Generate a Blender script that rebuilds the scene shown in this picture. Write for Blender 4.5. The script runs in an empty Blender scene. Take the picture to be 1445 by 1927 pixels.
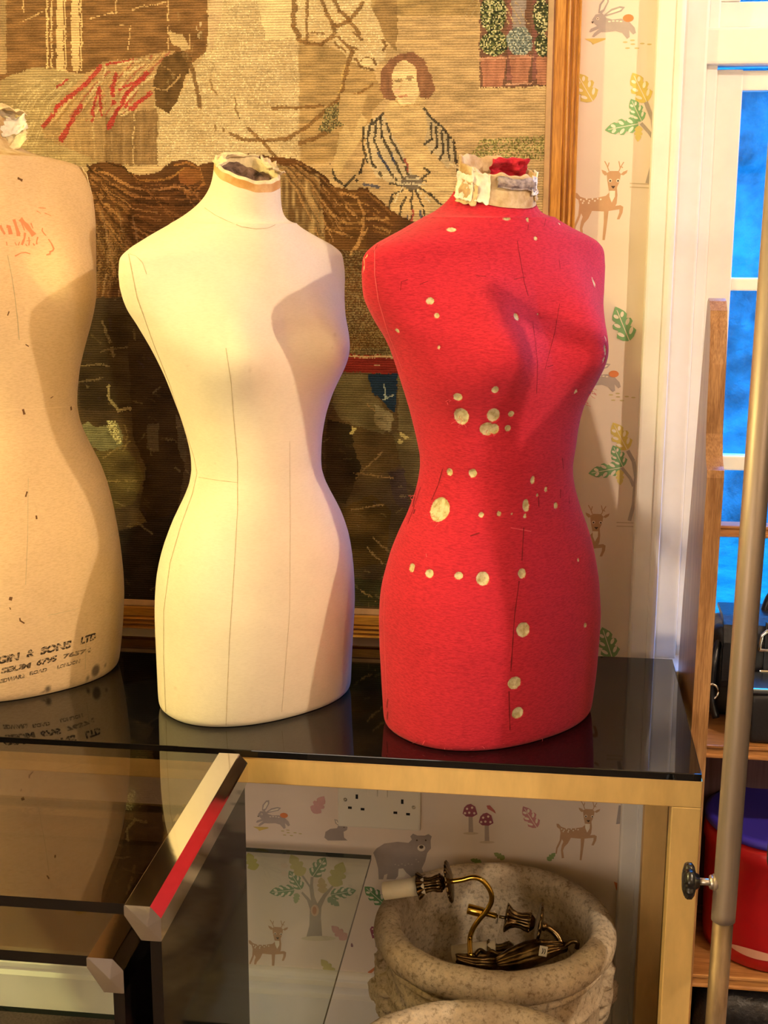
import bpy, bmesh, math, random
import numpy as np
from math import sin, cos, pi, radians
from mathutils import Vector, Matrix
from mathutils.bvhtree import BVHTree
from mathutils import noise as mnoise

S = bpy.context.scene
COL = S.collection
random.seed(7)
RNG = np.random.default_rng(7)

# ------------------------------------------------------------------ camera
FPX, PCX, PCY = 2534.0, 722.5, 963.5
AX = np.array([[0.99214214, 0.03070613, -0.12128938],
               [0.12507501, -0.21864258, 0.96775599],
               [0.00319702, -0.97532177, -0.22076509]])
# rows: the world axes written in picture axes (right, down, ahead)
EYE = np.array([0.0, 0.0, 1.45])
cam_d = bpy.data.cameras.new('camera')
cam = bpy.data.objects.new('camera', cam_d)
COL.objects.link(cam)
right = Vector((AX[0][0], AX[1][0], AX[2][0]))
down = Vector((AX[0][1], AX[1][1], AX[2][1]))
fwd = Vector((AX[0][2], AX[1][2], AX[2][2]))
m3 = Matrix((( right.x, -down.x, -fwd.x), (right.y, -down.y, -fwd.y), (right.z, -down.z, -fwd.z)))
cam.matrix_world = Matrix.Translation(Vector(EYE)) @ m3.to_4x4()
cam_d.sensor_fit = 'HORIZONTAL'
cam_d.sensor_width = 36.0
cam_d.lens = FPX / 1445.0 * 36.0
cam_d.clip_start = 0.02
S.camera = cam

# ------------------------------------------------------------------ colour management, world, lamps
S.view_settings.view_transform = 'Standard'
S.view_settings.look = 'None'
S.view_settings.gamma = 1.0
S.view_settings.use_curve_mapping = False
S.view_settings.exposure = -0.05
S.cycles.transparent_max_bounces = 24
S.cycles.max_bounces = 10
S.cycles.caustics_reflective = False
S.cycles.caustics_refractive = False

W = bpy.data.worlds.new('dusk_sky'); S.world = W
W.use_nodes = True
W.node_tree.nodes['Background'].inputs[0].default_value = (0.01, 0.28, 1.0, 1)
W.node_tree.nodes['Background'].inputs[1].default_value = 16.0

def lamp(name, kind, loc, power, col, size=0.1, target=None, shape='DISK', sy=None):
    d = bpy.data.lights.new(name, kind); d.energy = power; d.color = col
    if kind == 'AREA':
        d.shape = shape; d.size = size
        if sy: d.size_y = sy
    else:
        d.shadow_soft_size = size
    o = bpy.data.objects.new(name, d); COL.objects.link(o); o.location = loc
    if target is not None:
        o.rotation_euler = (Vector(target) - Vector(loc)).to_track_quat('-Z', 'Y').to_euler()
    return o

# lamps of the shop, all out of the frame: by the right wall, by the left wall, behind the viewer's right shoulder; the area light is added fill
lamp('right_wall_lamp_light', 'POINT', (1.69, 0.51, 2.46), 140.0, (1.0, 0.79, 0.58), 0.035)
lamp('left_wall_lamp_light', 'POINT', (-2.05, 0.70, 2.18), 135.0, (1.0, 0.87, 0.36), 0.04)
lamp('rear_lamp_light', 'POINT', (1.14, -0.20, 1.90), 24.0, (1.0, 0.80, 0.60), 0.05)
lamp('added_front_fill', 'AREA', (-0.82, -1.74, 0.92), 50.0, (1.0, 0.84, 0.70), 2.6, target=(-.2, 2, .8), shape='RECTANGLE', sy=1.5)  # added soft fill behind the viewer, lifts the shade under the table
po = lamp('window_portal', 'AREA', (0.74, 2.32, 1.42), 1.0, (1, 1, 1), 1.0, target=(0.74, 0, 1.42), shape='RECTANGLE', sy=1.6)
po.data.cycles.is_portal = True

# ------------------------------------------------------------------ helpers
def lin(c):
    if isinstance(c, str):
        c = [int(c[i:i+2], 16) for i in (0, 2, 4)]
    if max(c) > 1.0001: c = [v/255.0 for v in c]
    return tuple((v/12.92 if v <= 0.04045 else ((v+0.055)/1.055)**2.4) for v in c[:3])

def ray(x, y):
    d = AX @ np.array([x-PCX, y-PCY, FPX]); return d/np.linalg.norm(d)
def PY(x, y, Y):
    d = ray(x, y); return EYE + d*((Y-EYE[1])/d[1])
def PZ(x, y, z):
    d = ray(x, y); return EYE + d*((z-EYE[2])/d[2])
def PX(x, y, X):
    d = ray(x, y); return EYE + d*((X-EYE[0])/d[0])
def project(P):
    q = AX.T @ (np.asarray(P, float).reshape(-1, 3) - EYE).T
    return np.stack([q[0]/q[2]*FPX+PCX, q[1]/q[2]*FPX+PCY], 1)

def wloc(o):
    v = Vector((0, 0, 0))
    while o is not None:
        v = v + o.location; o = o.parent
    return v

def tag(o, label=None, cat=None, group=None, kind=None):
    if label: o['label'] = label
    if cat: o['category'] = cat
    if group: o['group'] = group
    if kind: o['kind'] = kind
    return o

def thing(name, loc, label=None, cat=None, group=None, kind=None):
    o = bpy.data.objects.new(name, None); COL.objects.link(o)
    o.location = loc; o.empty_display_size = 0.05
    return tag(o, label, cat, group, kind)

def add(name, verts, faces, mat, parent=None, smooth=False, origin=None, midx=None):
    """link ONE mesh object from world-space vertices"""
    V = np.asarray(verts, float).reshape(-1, 3)
    if parent is not None:
        off = np.array(wloc(parent)); loc = (0, 0, 0)
    else:
        off = np.array(origin) if origin is not None else np.array([(V[:, 0].min()+V[:, 0].max())/2, (V[:, 1].min()+V[:, 1].max())/2, V[:, 2].min()])
        loc = tuple(off)
    me = bpy.data.meshes.new(name)
    me.from_pydata([tuple(v) for v in (V-off)], [], [tuple(int(i) for i in f) for f in faces])
    for m in (mat if isinstance(mat, (list, tuple)) else [mat]): me.materials.append(m)
    if midx is not None: me.polygons.foreach_set('material_index', np.asarray(midx, np.int32))
    if smooth: me.polygons.foreach_set('use_smooth', np.ones(len(me.polygons), bool))
    me.update()
    o = bpy.data.objects.new(name, me); COL.objects.link(o)
    o.location = loc
    if parent is not None: o.parent = parent
    return o

class MB:
    def __init__(s): s.v = []; s.f = []; s.m = []
    def add(s, V, F, m=0):
        k = len(s.v); s.v += [tuple(p) for p in V]; s.f += [tuple(i+k for i in f) for f in F]; s.m += [m]*len(F); return s
    def build(s, name, mat, parent=None, smooth=False, origin=None):
        return add(name, s.v, s.f, mat, parent, smooth, origin, s.m)

def box_vf(x0, x1, y0, y1, z0, z1, bev=0.002):
    bm = bmesh.new(); bmesh.ops.create_cube(bm, size=1)
    for v in bm.verts:
        v.co = Vector(((x0+x1)/2 + v.co.x*(x1-x0), (y0+y1)/2 + v.co.y*(y1-y0), (z0+z1)/2 + v.co.z*(z1-z0)))
    b = min(bev, 0.45*min(x1-x0, y1-y0, z1-z0))
    if b > 1e-5: bmesh.ops.bevel(bm, geom=bm.edges[:], offset=b, segments=2, profile=0.6, affect='EDGES')
    bm.verts.index_update()
    V = [v.co.copy() for v in bm.verts]; F = [[v.index for v in f.verts] for f in bm.faces]; bm.free()
    return V, F
def box(name, x0, x1, y0, y1, z0, z1, mat, parent=None, bev=0.002):
    V, F = box_vf(x0, x1, y0, y1, z0, z1, bev); return add(name, V, F, mat, parent)

def frames(pts):
    P = [Vector(p) for p in pts]; out = []; n = len(P); up = None
    for i in range(n):
        t = (P[min(i+1, n-1)] - P[max(i-1, 0)]).normalized()
        if up is None:
            a = Vector((0, 0, 1)) if abs(t.z) < .9 else Vector((1, 0, 0)); u = a.cross(t).normalized()
        else:
            u = (up - t*up.dot(t)).normalized()
        up = u; out.append((P[i], u, t.cross(u)))
    return out
def tube_vf(pts, r, n=12, cap=True):
    fr = frames(pts); V = []; F = []
    for i, (p, u, w) in enumerate(fr):
        rr = r[i] if isinstance(r, (list, tuple, np.ndarray)) else r
        for k in range(n):
            a = 2*pi*k/n; V.append(p + u*(cos(a)*rr) + w*(sin(a)*rr))
    for i in range(len(fr)-1):
        for k in range(n):
            F.append((i*n+k, i*n+(k+1) % n, (i+1)*n+(k+1) % n, (i+1)*n+k))
    if cap: F.append(tuple(range(n))[::-1]); F.append(tuple((len(fr)-1)*n+k for k in range(n)))
    return V, F
def tube(name, pts, r, mat, parent=None, n=12):
    V, F = tube_vf(pts, r, n); return add(name, V, F, mat, parent, True)
def spline(pts, m=8):
    P = [Vector(p) for p in pts]; out = []
    for i in range(len(P)-1):
        a = P[max(i-1, 0)]; b = P[i]; c = P[i+1]; d = P[min(i+2, len(P)-1)]
        for k in range(m):
            t = k/m
            out.append(0.5*((2*b) + (c-a)*t + (2*a-5*b+4*c-d)*t*t + (3*b-a-3*c+d)*t**3))
    out.append(P[-1]); return out

def lathe_vf(prof, M=None, N=48, rfun=None):
    V = []; F = []; n = len(prof)
    for i, (r, z) in enumerate(prof):
        for k in range(N):
            a = 2*pi*k/N; rr = r*(rfun(a, i) if rfun else 1)
            p = Vector((rr*cos(a), rr*sin(a), z)); V.append(M @ p if M else p)
    for i in range(n-1):
        for k in range(N):
            F.append((i*N+k, i*N+(k+1) % N, (i+1)*N+(k+1) % N, (i+1)*N+k))
    F.append(tuple(range(N))[::-1]); F.append(tuple((n-1)*N+k for k in range(N)))
    return V, F
def lathe(name, prof, mat, parent=None, M=None, N=48, rfun=None):
    V, F = lathe_vf(prof, M, N, rfun); return add(name, V, F, mat, parent, True)
def axis_M(p, d):
    return Matrix.Translation(Vector(p)) @ Vector(d).to_track_quat('Z', 'Y').to_matrix().to_4x4()

def prism_vf(poly, T, depth):
    """poly: 2-D outline; T(u, v, w) -> world point"""
    n = len(poly); V = [T(u, v, 0) for u, v in poly] + [T(u, v, depth) for u, v in poly]
    F = [tuple(range(n)), tuple(range(2*n-1, n-1, -1))] + [(i, i+n, (i+1) % n+n, (i+1) % n) for i in range(n)]
    return V, F

# ------------------------------------------------------------------ materials
def newmat(name):
    m = bpy.data.materials.new(name); m.use_nodes = True
    nt = m.node_tree; b = nt.nodes['Principled BSDF']; return m, nt, b
def nd(nt, t, **kw):
    n = nt.nodes.new(t)
    for k, v in kw.items(): setattr(n, k, v)
    return n
def noise_node(nt, scale, detail=4, rough=0.55, stretch=None, coord='Object', dist=0.0):
    tc = nd(nt, 'ShaderNodeTexCoord'); mp = nd(nt, 'ShaderNodeMapping')
    nt.links.new(tc.outputs[coord], mp.inputs[0])
    if stretch: mp.inputs['Scale'].default_value = stretch
    n = nd(nt, 'ShaderNodeTexNoise'); n.inputs['Scale'].default_value = scale
    n.inputs['Detail'].default_value = detail; n.inputs['Roughness'].default_value = rough; n.inputs['Distortion'].default_value = dist
    nt.links.new(mp.outputs[0], n.inputs['Vector']); return n
def ramp(nt, src, stops):
    r = nd(nt, 'ShaderNodeValToRGB'); e = r.color_ramp.elements
    while len(e) > 1: e.remove(e[-1])
    e[0].position = stops[0][0]; e[0].color = (*stops[0][1], 1)
    for p, c in stops[1:]:
        x = e.new(p); x.color = (*c, 1)
    nt.links.new(src, r.inputs[0]); return r
def mixc(nt, fac, a, b, mode='MIX'):
    m = nd(nt, 'ShaderNodeMix', data_type='RGBA', blend_type=mode)
    for s, v in ((0, fac), (6, a), (7, b)):
        if hasattr(v, 'is_linked') or hasattr(v, 'links'): nt.links.new(v, m.inputs[s])
        else: m.inputs[s].default_value = v if s == 0 else (*v, 1)
    return m.outputs[2]
def bump(nt, b, h, strength=0.3, dist=0.002, base=None):
    n = nd(nt, 'ShaderNodeBump'); n.inputs['Strength'].default_value = strength; n.inputs['Distance'].default_value = dist
    nt.links.new(h, n.inputs['Height'])
    if base is not None: nt.links.new(base, n.inputs['Normal'])
    nt.links.new(n.outputs[0], b.inputs['Normal']); return n.outputs[0]

def mat(name, c, rough=0.5, metal=0.0, var=0.0, scale=30, stretch=None, bmp=0.0, spec=0.5, c2=None, bscale=None, bdist=0.002):
    m, nt, b = newmat(name); L = lin(c)
    b.inputs['Roughness'].default_value = rough; b.inputs['Metallic'].default_value = metal
    b.inputs['Specular IOR Level'].default_value = spec
    b.inputs['Base Color'].default_value = (*L, 1)
    if var > 0 or c2:
        n = noise_node(nt, scale, 5, 0.6, stretch)
        lo = lin(c2) if c2 else tuple(v*(1-var) for v in L)
        hi = L if c2 else tuple(min(1, v*(1+var*0.6)) for v in L)
        r = ramp(nt, n.outputs[0], [(0.34, lo), (0.66, hi)]); nt.links.new(r.outputs[0], b.inputs['Base Color'])
    if bmp > 0:
        n2 = noise_node(nt, bscale or scale*3, 4, 0.6, stretch); bump(nt, b, n2.outputs[0], bmp, bdist)
    return m
def wood(name, dark, light, axis='z', rough=0.42, scale=7, coat=0.0):
    m, nt, b = newmat(name)
    st = {'z': (9, 9, 0.5), 'x': (0.5, 9, 9), 'y': (9, 0.5, 9)}[axis]
    n = noise_node(nt, scale, 7, 0.62, st, dist=0.8); n2 = noise_node(nt, scale*9, 3, 0.5, st)
    r = ramp(nt, n.outputs[0], [(0.30, lin(dark)), (0.52, tuple((a+c)/2 for a, c in zip(lin(dark), lin(light)))), (0.72, lin(light))])
    r2 = ramp(nt, n2.outputs[0], [(0.40, (0.62, 0.55, 0.5)), (0.6, (1, 1, 1))])
    nt.links.new(mixc(nt, 0.7, r.outputs[0], r2.outputs[0], 'MULTIPLY'), b.inputs['Base Color'])
    b.inputs['Roughness'].default_value = rough; bump(nt, b, n2.outputs[0], 0.12, 0.001)
    b.inputs['Coat Weight'].default_value = coat; b.inputs['Coat Roughness'].default_value = 0.2
    return m
def pane_mat(name, tint, rough=0.01, refl=1.0, ior=1.5):
    m = bpy.data.materials.new(name); m.use_nodes = True; nt = m.node_tree
    nt.nodes.remove(nt.nodes['Principled BSDF']); out = nt.nodes['Material Output']
    t = nd(nt, 'ShaderNodeBsdfTransparent'); t.inputs[0].default_value = (*tint, 1)
    g = nd(nt, 'ShaderNodeBsdfGlossy'); g.inputs['Roughness'].default_value = rough; g.inputs[0].default_value = (refl, refl, refl, 1)
    lw = nd(nt, 'ShaderNodeLayerWeight'); lw.inputs[0].default_value = 0.5
    pw = nd(nt, 'ShaderNodeMath', operation='POWER'); nt.links.new(lw.outputs['Facing'], pw.inputs[0]); pw.inputs[1].default_value = 5.0
    f0 = ((ior-1)/(ior+1))**2
    f = nd(nt, 'ShaderNodeMath', operation='MULTIPLY_ADD'); nt.links.new(pw.outputs[0], f.inputs[0]); f.inputs[1].default_value = 1-f0; f.inputs[2].default_value = f0
    mx = nd(nt, 'ShaderNodeMixShader'); nt.links.new(f.outputs[0], mx.inputs[0])
    nt.links.new(t.outputs[0], mx.inputs[1]); nt.links.new(g.outputs[0], mx.inputs[2]); nt.links.new(mx.outputs[0], out.inputs[0])
    return m
# ------------------------------------------------------------------ shared materials
M_paint = mat('white_gloss_paint', 'f3eee6', 0.35, var=0.05, scale=12, bmp=0.06)
M_ceil = mat('ceiling_paint', 'd8cab4', 0.9)
M_wallpaint = mat('room_wall_paint', 'bcab90', 0.9)
M_paper = mat('wallpaper_ground', 'ecdccd', 0.75, var=0.05, scale=5, bmp=0.05, bscale=260, bdist=0.0006)
M_floor = mat('dark_carpet', '554842', 0.95, var=0.35, scale=220, bmp=0.6, bscale=600)
M_chrome = mat('polished_chrome', 'e9e6e2', 0.07, 1.0, bmp=0.02, bscale=25)
M_steel = mat('worn_steel', 'a69688', 0.45, 0.55, var=0.30, scale=40, stretch=(1, 1, .04))
M_black_glass = mat('black_glass', '0a0a0c', 0.035, spec=0.6)
M_white_plastic = mat('white_plastic', 'ece6d8', 0.35)
M_dark_hole = mat('dark_opening', '0b0908', 0.8)
M_smoke = pane_mat('smoked_glass', (0.56, 0.49, 0.41), 0.012, ior=1.75)
M_smoke_edge = mat('smoked_glass_edge', '140f0c', 0.08)
M_clear = pane_mat('clear_shelf_glass', (0.93, 0.965, 0.93), 0.01)
M_clear_edge = mat('green_glass_edge', '1c2a1e', 0.10)
M_pane = pane_mat('window_glass', (0.97, 0.98, 0.98), 0.005, refl=.45)

# ------------------------------------------------------------------ room shell
YW = 2.15            # face of the papered wall
WX0, WX1, WZ0, WZ1 = 0.178, 1.28, 0.70, 2.25     # window opening
RX0, RX1, RY0, RZ1 = -2.6, 2.4, -1.8, 2.75

def P2(x, y): p = PY(x, y, YW); return (p[0], p[2])     # a point on the papered wall

wb = MB(); wmats = [M_paper]
def wall_quad(x0, x1, z0, z1): wb.add([(x0, YW, z0), (x1, YW, z0), (x1, YW, z1), (x0, YW, z1)], [(0, 1, 2, 3)], 0)
wall_quad(RX0, WX0, 0, RZ1); wall_quad(WX1, RX1, 0, RZ1); wall_quad(WX0, WX1, 0, WZ0); wall_quad(WX0, WX1, WZ1, RZ1)
# reveal of the window opening and the outer face
YO = 2.36
for a, b_ in (((WX0, WZ0), (WX0, WZ1)), ((WX0, WZ1), (WX1, WZ1)), ((WX1, WZ1), (WX1, WZ0)), ((WX1, WZ0), (WX0, WZ0))):
    wb.add([(a[0], YW, a[1]), (b_[0], YW, b_[1]), (b_[0], YO, b_[1]), (a[0], YO, a[1])], [(0, 1, 2, 3)], 0)
for x0, x1, z0, z1 in ((RX0, WX0, 0, RZ1), (WX1, RX1, 0, RZ1), (WX0, WX1, 0, WZ0), (WX0, WX1, WZ1, RZ1)):
    wb.add([(x0, YO, z0), (x1, YO, z0), (x1, YO, z1), (x0, YO, z1)], [(3, 2, 1, 0)], 0)

# printed motifs of the wallpaper: thin inlays in the wall's own mesh
WPC = {}
def wcol(c):
    if c not in WPC:
        WPC[c] = len(wmats); wmats.append(mat('wallpaper_print_'+c, c, 0.75, var=0.06, scale=60))
    return WPC[c]
LAY = [0]
def motif(poly, c, layer=1):
    LAY[0] += 1; y = YW - 0.00025*layer - 1e-6*LAY[0]
    wb.add([(x, y, z) for x, z in poly], [tuple(range(len(poly)))], wcol(c))
def ell(cx, cz, rx, rz, n=16, rot=0):
    return [(cx+rx*cos(2*pi*k/n)*cos(rot)-rz*sin(2*pi*k/n)*sin(rot), cz+rx*cos(2*pi*k/n)*sin(rot)+rz*sin(2*pi*k/n)*cos(rot)) for k in range(n)]
def stroke2(pts, w, c, layer=1):
    for a, b_ in zip(pts[:-1], pts[1:]):
        d = np.array(b_)-np.array(a); L = np.hypot(*d); n = np.array((-d[1], d[0]))/max(L, 1e-9)*w/2
        motif([tuple(np.array(a)+n), tuple(np.array(b_)+n), tuple(np.array(b_)-n), tuple(np.array(a)-n)], c, layer)
CREAM = 'f3e8d6'
def leaf(tip, base, c, k=1.0, inner=True):
    t = np.array(P2(*tip)); b_ = np.array(P2(*base)); ax = t-b_; L = np.hypot(*ax); u = ax/L; n = np.array((-u[1], u[0]))
    out = [(0, .05), (.06, .20), (.20, .36), (.30, .30), (.36, .22), (.46, .36), (.56, .34), (.60, .20), (.70, .27), (.80, .22), (.92, .10), (1, 0)]
    pts = [b_+u*L*s+n*L*w*k*.82 for s, w in out] + [b_+u*L*s-n*L*w*k*.82 for s, w in out[::-1][1:]]
    motif([tuple(p) for p in pts], c, 1)
    if inner:
        for s, w, l, a in ((.24, .19, .11, .7), (.50, .19, .10, .7), (.74, .11, .08, .6)):
            for sg in (1, -1):
                cc = b_+u*L*s+n*L*w*k*.82*sg; ang = math.atan2(u[1], u[0])+sg*a
                motif(ell(cc[0], cc[1], L*l, L*.048, 10, ang), CREAM, 2)
        stroke2([tuple(b_), tuple(b_+u*L*.9)], L*.022, CREAM, 2)
U = 0.000855/3.4     # wall metres per unit of the master drawings
def placed(anchor, at, sc=1.0, flip=1):
    ax, az = P2(*at)
    return lambda pts: [(ax+flip*(x-anchor[0])*U*sc, az-(y-anchor[1])*U*sc) for x, y in pts]
def deer(at, sc=1.0, c='c49c78'):
    T = placed((465, 1155), at, sc)
    motif(T([(230, 1230), (245, 1228), (265, 1250), (300, 1262), (360, 1258), (420, 1245), (440, 1225), (430, 1180), (425, 1150), (420, 1110), (440, 1098), (490, 1098), (505, 1115), (500, 1160), (485, 1195), (490, 1240), (487, 1290), (480, 1305), (510, 1300), (528, 1310), (525, 1345), (508, 1385), (492, 1385), (505, 1345), (505, 1325), (470, 1330), (440, 1335), (435, 1400), (424, 1510), (410, 1510), (414, 1400), (412, 1338), (340, 1335), (320, 1380), (295, 1410), (285, 1440), (295, 1500), (278, 1505), (270, 1440), (275, 1400), (285, 1370), (275, 1350), (262, 1390), (245, 1430), (240, 1470), (230, 1470), (235, 1420), (258, 1360), (262, 1300), (255, 1270), (235, 1255)]), c, 1)
    for e in ([(388, 1090), (415, 1100), (428, 1118), (410, 1125), (395, 1110)], [(545, 1092), (520, 1102), (503, 1118), (520, 1124), (540, 1110)]): motif(T(e), c, 1)
    for l in ([(434, 1100), (420, 1065), (405, 1040)], [(425, 1075), (432, 1048)], [(492, 1100), (505, 1070), (520, 1045)], [(500, 1080), (490, 1040)], [(506, 1070), (515, 1080)]):
        stroke2(T(l), 6*U*sc, c, 1)
    motif(T([(440, 1215), (475, 1215), (475, 1250), (457, 1285), (442, 1250)]), CREAM, 2)
    for x, y, r, cc, ly in ((443, 1155, 11, 'efe0cb', 2), (490, 1155, 11, 'efe0cb', 2), (443, 1156, 6, '4a382c', 3), (490, 1156, 6, '4a382c', 3)):
        motif(T(ell(x, y, r, r, 10)), cc, ly)
    motif(T([(448, 1186), (476, 1186), (463, 1203)]), '4a382c', 2)
    for x, y in ((270, 1268), (288, 1276), (305, 1265), (322, 1275), (340, 1264), (355, 1275), (372, 1262), (390, 1266), (282, 1288), (318, 1288)):
        motif(T(ell(x, y, 5.5, 5.5, 8)), CREAM, 2)
def rabbit(at, sc=1.0, c='b5a8a3'):
    T = placed((450, 160), at, sc)
    motif(T([(330, 130), (350, 100), (390, 95), (415, 120), (450, 130), (500, 125), (545, 140), (580, 175), (590, 205), (575, 215), (550, 190), (555, 230), (540, 240), (510, 205), (470, 195), (420, 200), (385, 200), (345, 228), (332, 225), (345, 205), (375, 180), (325, 200), (315, 198), (325, 180), (360, 165), (345, 150)]), c, 1)
    motif(T([(365, 92), (370, 45), (400, 5), (425, 0), (425, 30), (400, 80), (385, 97)]), c, 1)
    motif(T([(392, 108), (440, 70), (490, 55), (520, 60), (500, 85), (450, 100), (410, 112)]), c, 1)
    motif(T([(374, 82), (382, 45), (405, 15), (415, 18), (414, 32), (394, 72)]), CREAM, 2)
    motif(T([(415, 100), (445, 80), (488, 66), (505, 68), (490, 80), (450, 92)]), CREAM, 2)
    motif(T(ell(542, 123, 32, 22)), 'e58c55', 2)
    motif(T(ell(363, 124, 8, 8, 10)), CREAM, 2); motif(T(ell(363, 124, 4, 4, 8)), '4a382c', 3)
    motif(T([(326, 140), (342, 138), (334, 152)]), '5a4a42', 2)
    for x in (432, 455, 478, 500): motif(T(ell(x, 137+abs(x-466)*.12, 9, 4, 8)), CREAM, 2)
    motif(T([(288, 236), (415, 234), (412, 243), (360, 262), (340, 270), (330, 256)]), 'd8bf6c', 1)
    for x, y in ((530, 258), (572, 248), (575, 270), (630, 267), (672, 272), (545, 292), (600, 293)): motif(T(ell(x, y, 15, 5, 8)), 'cdbd8a', 1)

deer((1155, 340)); deer((1123, 983), 0.98); deer((1108, 1536), 0.92); deer((523, 1757), 0.92)
deer((330, 1600), .92); rabbit((170, 1700), .88); deer((60, 1560), .92); rabbit((1152, 47)); rabbit((1127, 714), 0.98); rabbit((513, 1541), 0.88)
G1, Y1, PK = '7fae7c', 'd9c468', 'cf8f92'
leaf((1190, 137), (1217, 192), Y1); leaf((1187, 186), (1207, 228), G1); leaf((1138, 245), (1201, 233), G1, .8); leaf((1200, 267), (1202, 237), 'dcc97a', .9, False)
leaf((1085, 138), (1115, 190), Y1, 1.1); leaf((1158, 577), (1184, 641), G1, .95)
leaf((1153, 795), (1180, 846), Y1); leaf((1153, 838), (1172, 878), G1); leaf((1107, 891), (1167, 880), G1, .8); leaf((1167, 913), (1166, 884), 'dcc97a', .9, False)
leaf((1133, 1180), (1152, 1238), '86a878', 1.0)
leaf((984, 1517), (1010, 1557), PK, .9); leaf((610, 1498), (590, 1530), 'd9a9a5', 1.0, False)
TR = 'b0a39a'
for pts, w in (([(1215, 192), (1228, 225), (1231, 262)], .006), ([(1206, 232), (1222, 250), (1230, 262), (1231, 300)], .005), ([(1231, 262), (1230, 300), (1218, 345)], .006),
               ([(1181, 848), (1192, 868), (1197, 900)], .006), ([(1170, 880), (1186, 900), (1192, 915)], .005), ([(1196, 900), (1192, 950), (1184, 980)], .006)):
    stroke2([P2(*p) for p in pts], w, TR, 1)
for y in (345, 352): stroke2([P2(1185, y), P2(1230, y+2)], .0016, 'c9b49a', 1)
for y in (983, 990): stroke2([P2(1160, y), P2(1195, y+1)], .0016, 'c9b49a', 1)
# bear, mushrooms, bird, bunny, tree and fox of the lower paper
def cr7(L): return [P2(640+x/2.408, 1480+y/2.408) for x, y in L]
motif(cr7([(150, 300), (165, 280), (200, 258), (260, 250), (310, 255), (325, 240), (318, 225), (330, 213), (350, 222), (385, 222), (400, 215), (415, 225), (410, 245), (412, 280), (395, 300), (385, 340), (370, 370), (380, 400), (330, 415), (300, 390), (285, 370), (270, 395), (250, 420), (210, 420), (215, 395), (200, 400), (195, 420), (175, 420), (172, 370), (160, 325)]), 'a89b94', 1)
motif(cr7(ell(368, 278, 18, 15)), CREAM, 2); motif(cr7(ell(368, 273, 10, 8, 10)), '55463c', 3); motif(cr7(ell(348, 243, 4, 4, 8)), '55463c', 2); motif(cr7(ell(388, 243, 4, 4, 8)), '55463c', 2)
motif(cr7([(265, 372), (285, 370), (300, 390), (290, 410), (262, 412)]), CREAM, 2)
for x, y in ((250, 352), (265, 356), (280, 350), (295, 356), (310, 350), (325, 352), (345, 330), (355, 340)): motif(cr7(ell(x, y, 4, 2.5, 6)), 'c9bdb2', 2)
for dx, dy in ((0, 0), (73, 40)):
    q = lambda L: cr7([(x+dx, y+dy) for x, y in L])
    motif(q([(582, 130), (600, 130), (603, 208), (582, 208)]), 'b9a79c', 1)
    motif(q([(555, 122), (562, 95), (575, 82), (592, 78), (612, 90), (622, 125), (600, 137), (570, 135)]), '9c5566', 2)
    for x, y in ((575, 100), (598, 95), (585, 118), (608, 120), (566, 120)): motif(q(ell(x, y, 5.5, 5.5, 8)), 'f0d9cc', 3)
    motif(q(ell(592, 212, 36, 6, 10)), 'd9c6ae', 1)
motif(cr7([(663, 85), (678, 84), (700, 108), (706, 122), (690, 112), (668, 100)]), 'c4716d', 3)
motif(cr7([(1240, 430), (1262, 440), (1275, 424), (1300, 424), (1300, 450), (1316, 480), (1318, 545), (1296, 530), (1275, 490), (1252, 470)]), 'd98354', 1)
motif(cr7([(1258, 452), (1280, 455), (1286, 478), (1272, 478)]), CREAM, 2)
for L in ([(50, 885), (85, 880), (92, 890), (60, 895)], [(90, 860), (110, 850), (118, 872), (100, 880)], [(125, 840), (160, 815), (158, 830), (130, 855)]): motif(cr7(L), 'cf7f55', 1)
motif(cr7([(110, 840), (150, 850), (152, 885), (118, 888)]), 'e7d9c6', 1)
leaf((640+720/2.408-10, 1480+300/2.408), (640+745/2.408, 1480+328/2.408), '9aa56c', .9, False); leaf((640+590/2.408, 1480+330/2.408), (640+640/2.408, 1480+345/2.408), '8ea56c', .9, False)
leaf((640+975/2.408, 1480+300/2.408), (640+940/2.408, 1480+335/2.408), '8ea56c', .9, False)
motif(cr7([(1250, 170), (1262, 85), (1315, 85), (1312, 165)]), 'aaa09c', 1)
leaf((686, 1668), (722, 1700), '6f9b6a', 1.0)
def cr8(L): return [P2(460+x/4.587, 1480+y/4.587) for x, y in L]
motif(cr8([(690, 440), (700, 390), (740, 365), (800, 358), (815, 320), (860, 325), (890, 350), (885, 375), (855, 390), (860, 440), (890, 465), (720, 465)]), 'a79a94', 1)
motif(cr8([(775, 280), (800, 285), (825, 325), (808, 335), (785, 318)]), 'b9aea6', 2); motif(cr8([(785, 290), (798, 295), (812, 322), (800, 322)]), CREAM, 3)
motif(cr8([(885, 310), (935, 310), (930, 335), (905, 345)]), CREAM, 1); motif(cr8(ell(860, 350, 5, 5, 8)), '4a382c', 3); motif(cr8(ell(800, 487, 60, 12, 12)), 'efe0cc', 1)
motif(cr8([(535, 1295), (560, 1200), (565, 1060), (540, 980), (490, 920), (500, 905), (555, 960), (575, 985), (560, 870), (490, 770), (505, 760), (565, 850), (572, 780), (597, 780), (592, 850), (605, 950), (630, 1010), (680, 930), (760, 850), (770, 860), (700, 960), (665, 1040), (660, 1130), (672, 1300)]), 'aaa094', 1)
motif(cr8(ell(608, 1068, 36, 50)), 'd8bba0', 2); motif(cr8(ell(605, 1068, 18, 34)), 'c08d6e', 3)
motif(cr8(ell(640, 1310, 150, 22)), 'dcd0b4', 1)
def lf8(t, b_, c, k=1., i=True): leaf((460+t[0]/4.587, 1480+t[1]/4.587), (460+b_[0]/4.587, 1480+b_[1]/4.587), c, k, i)
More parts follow.
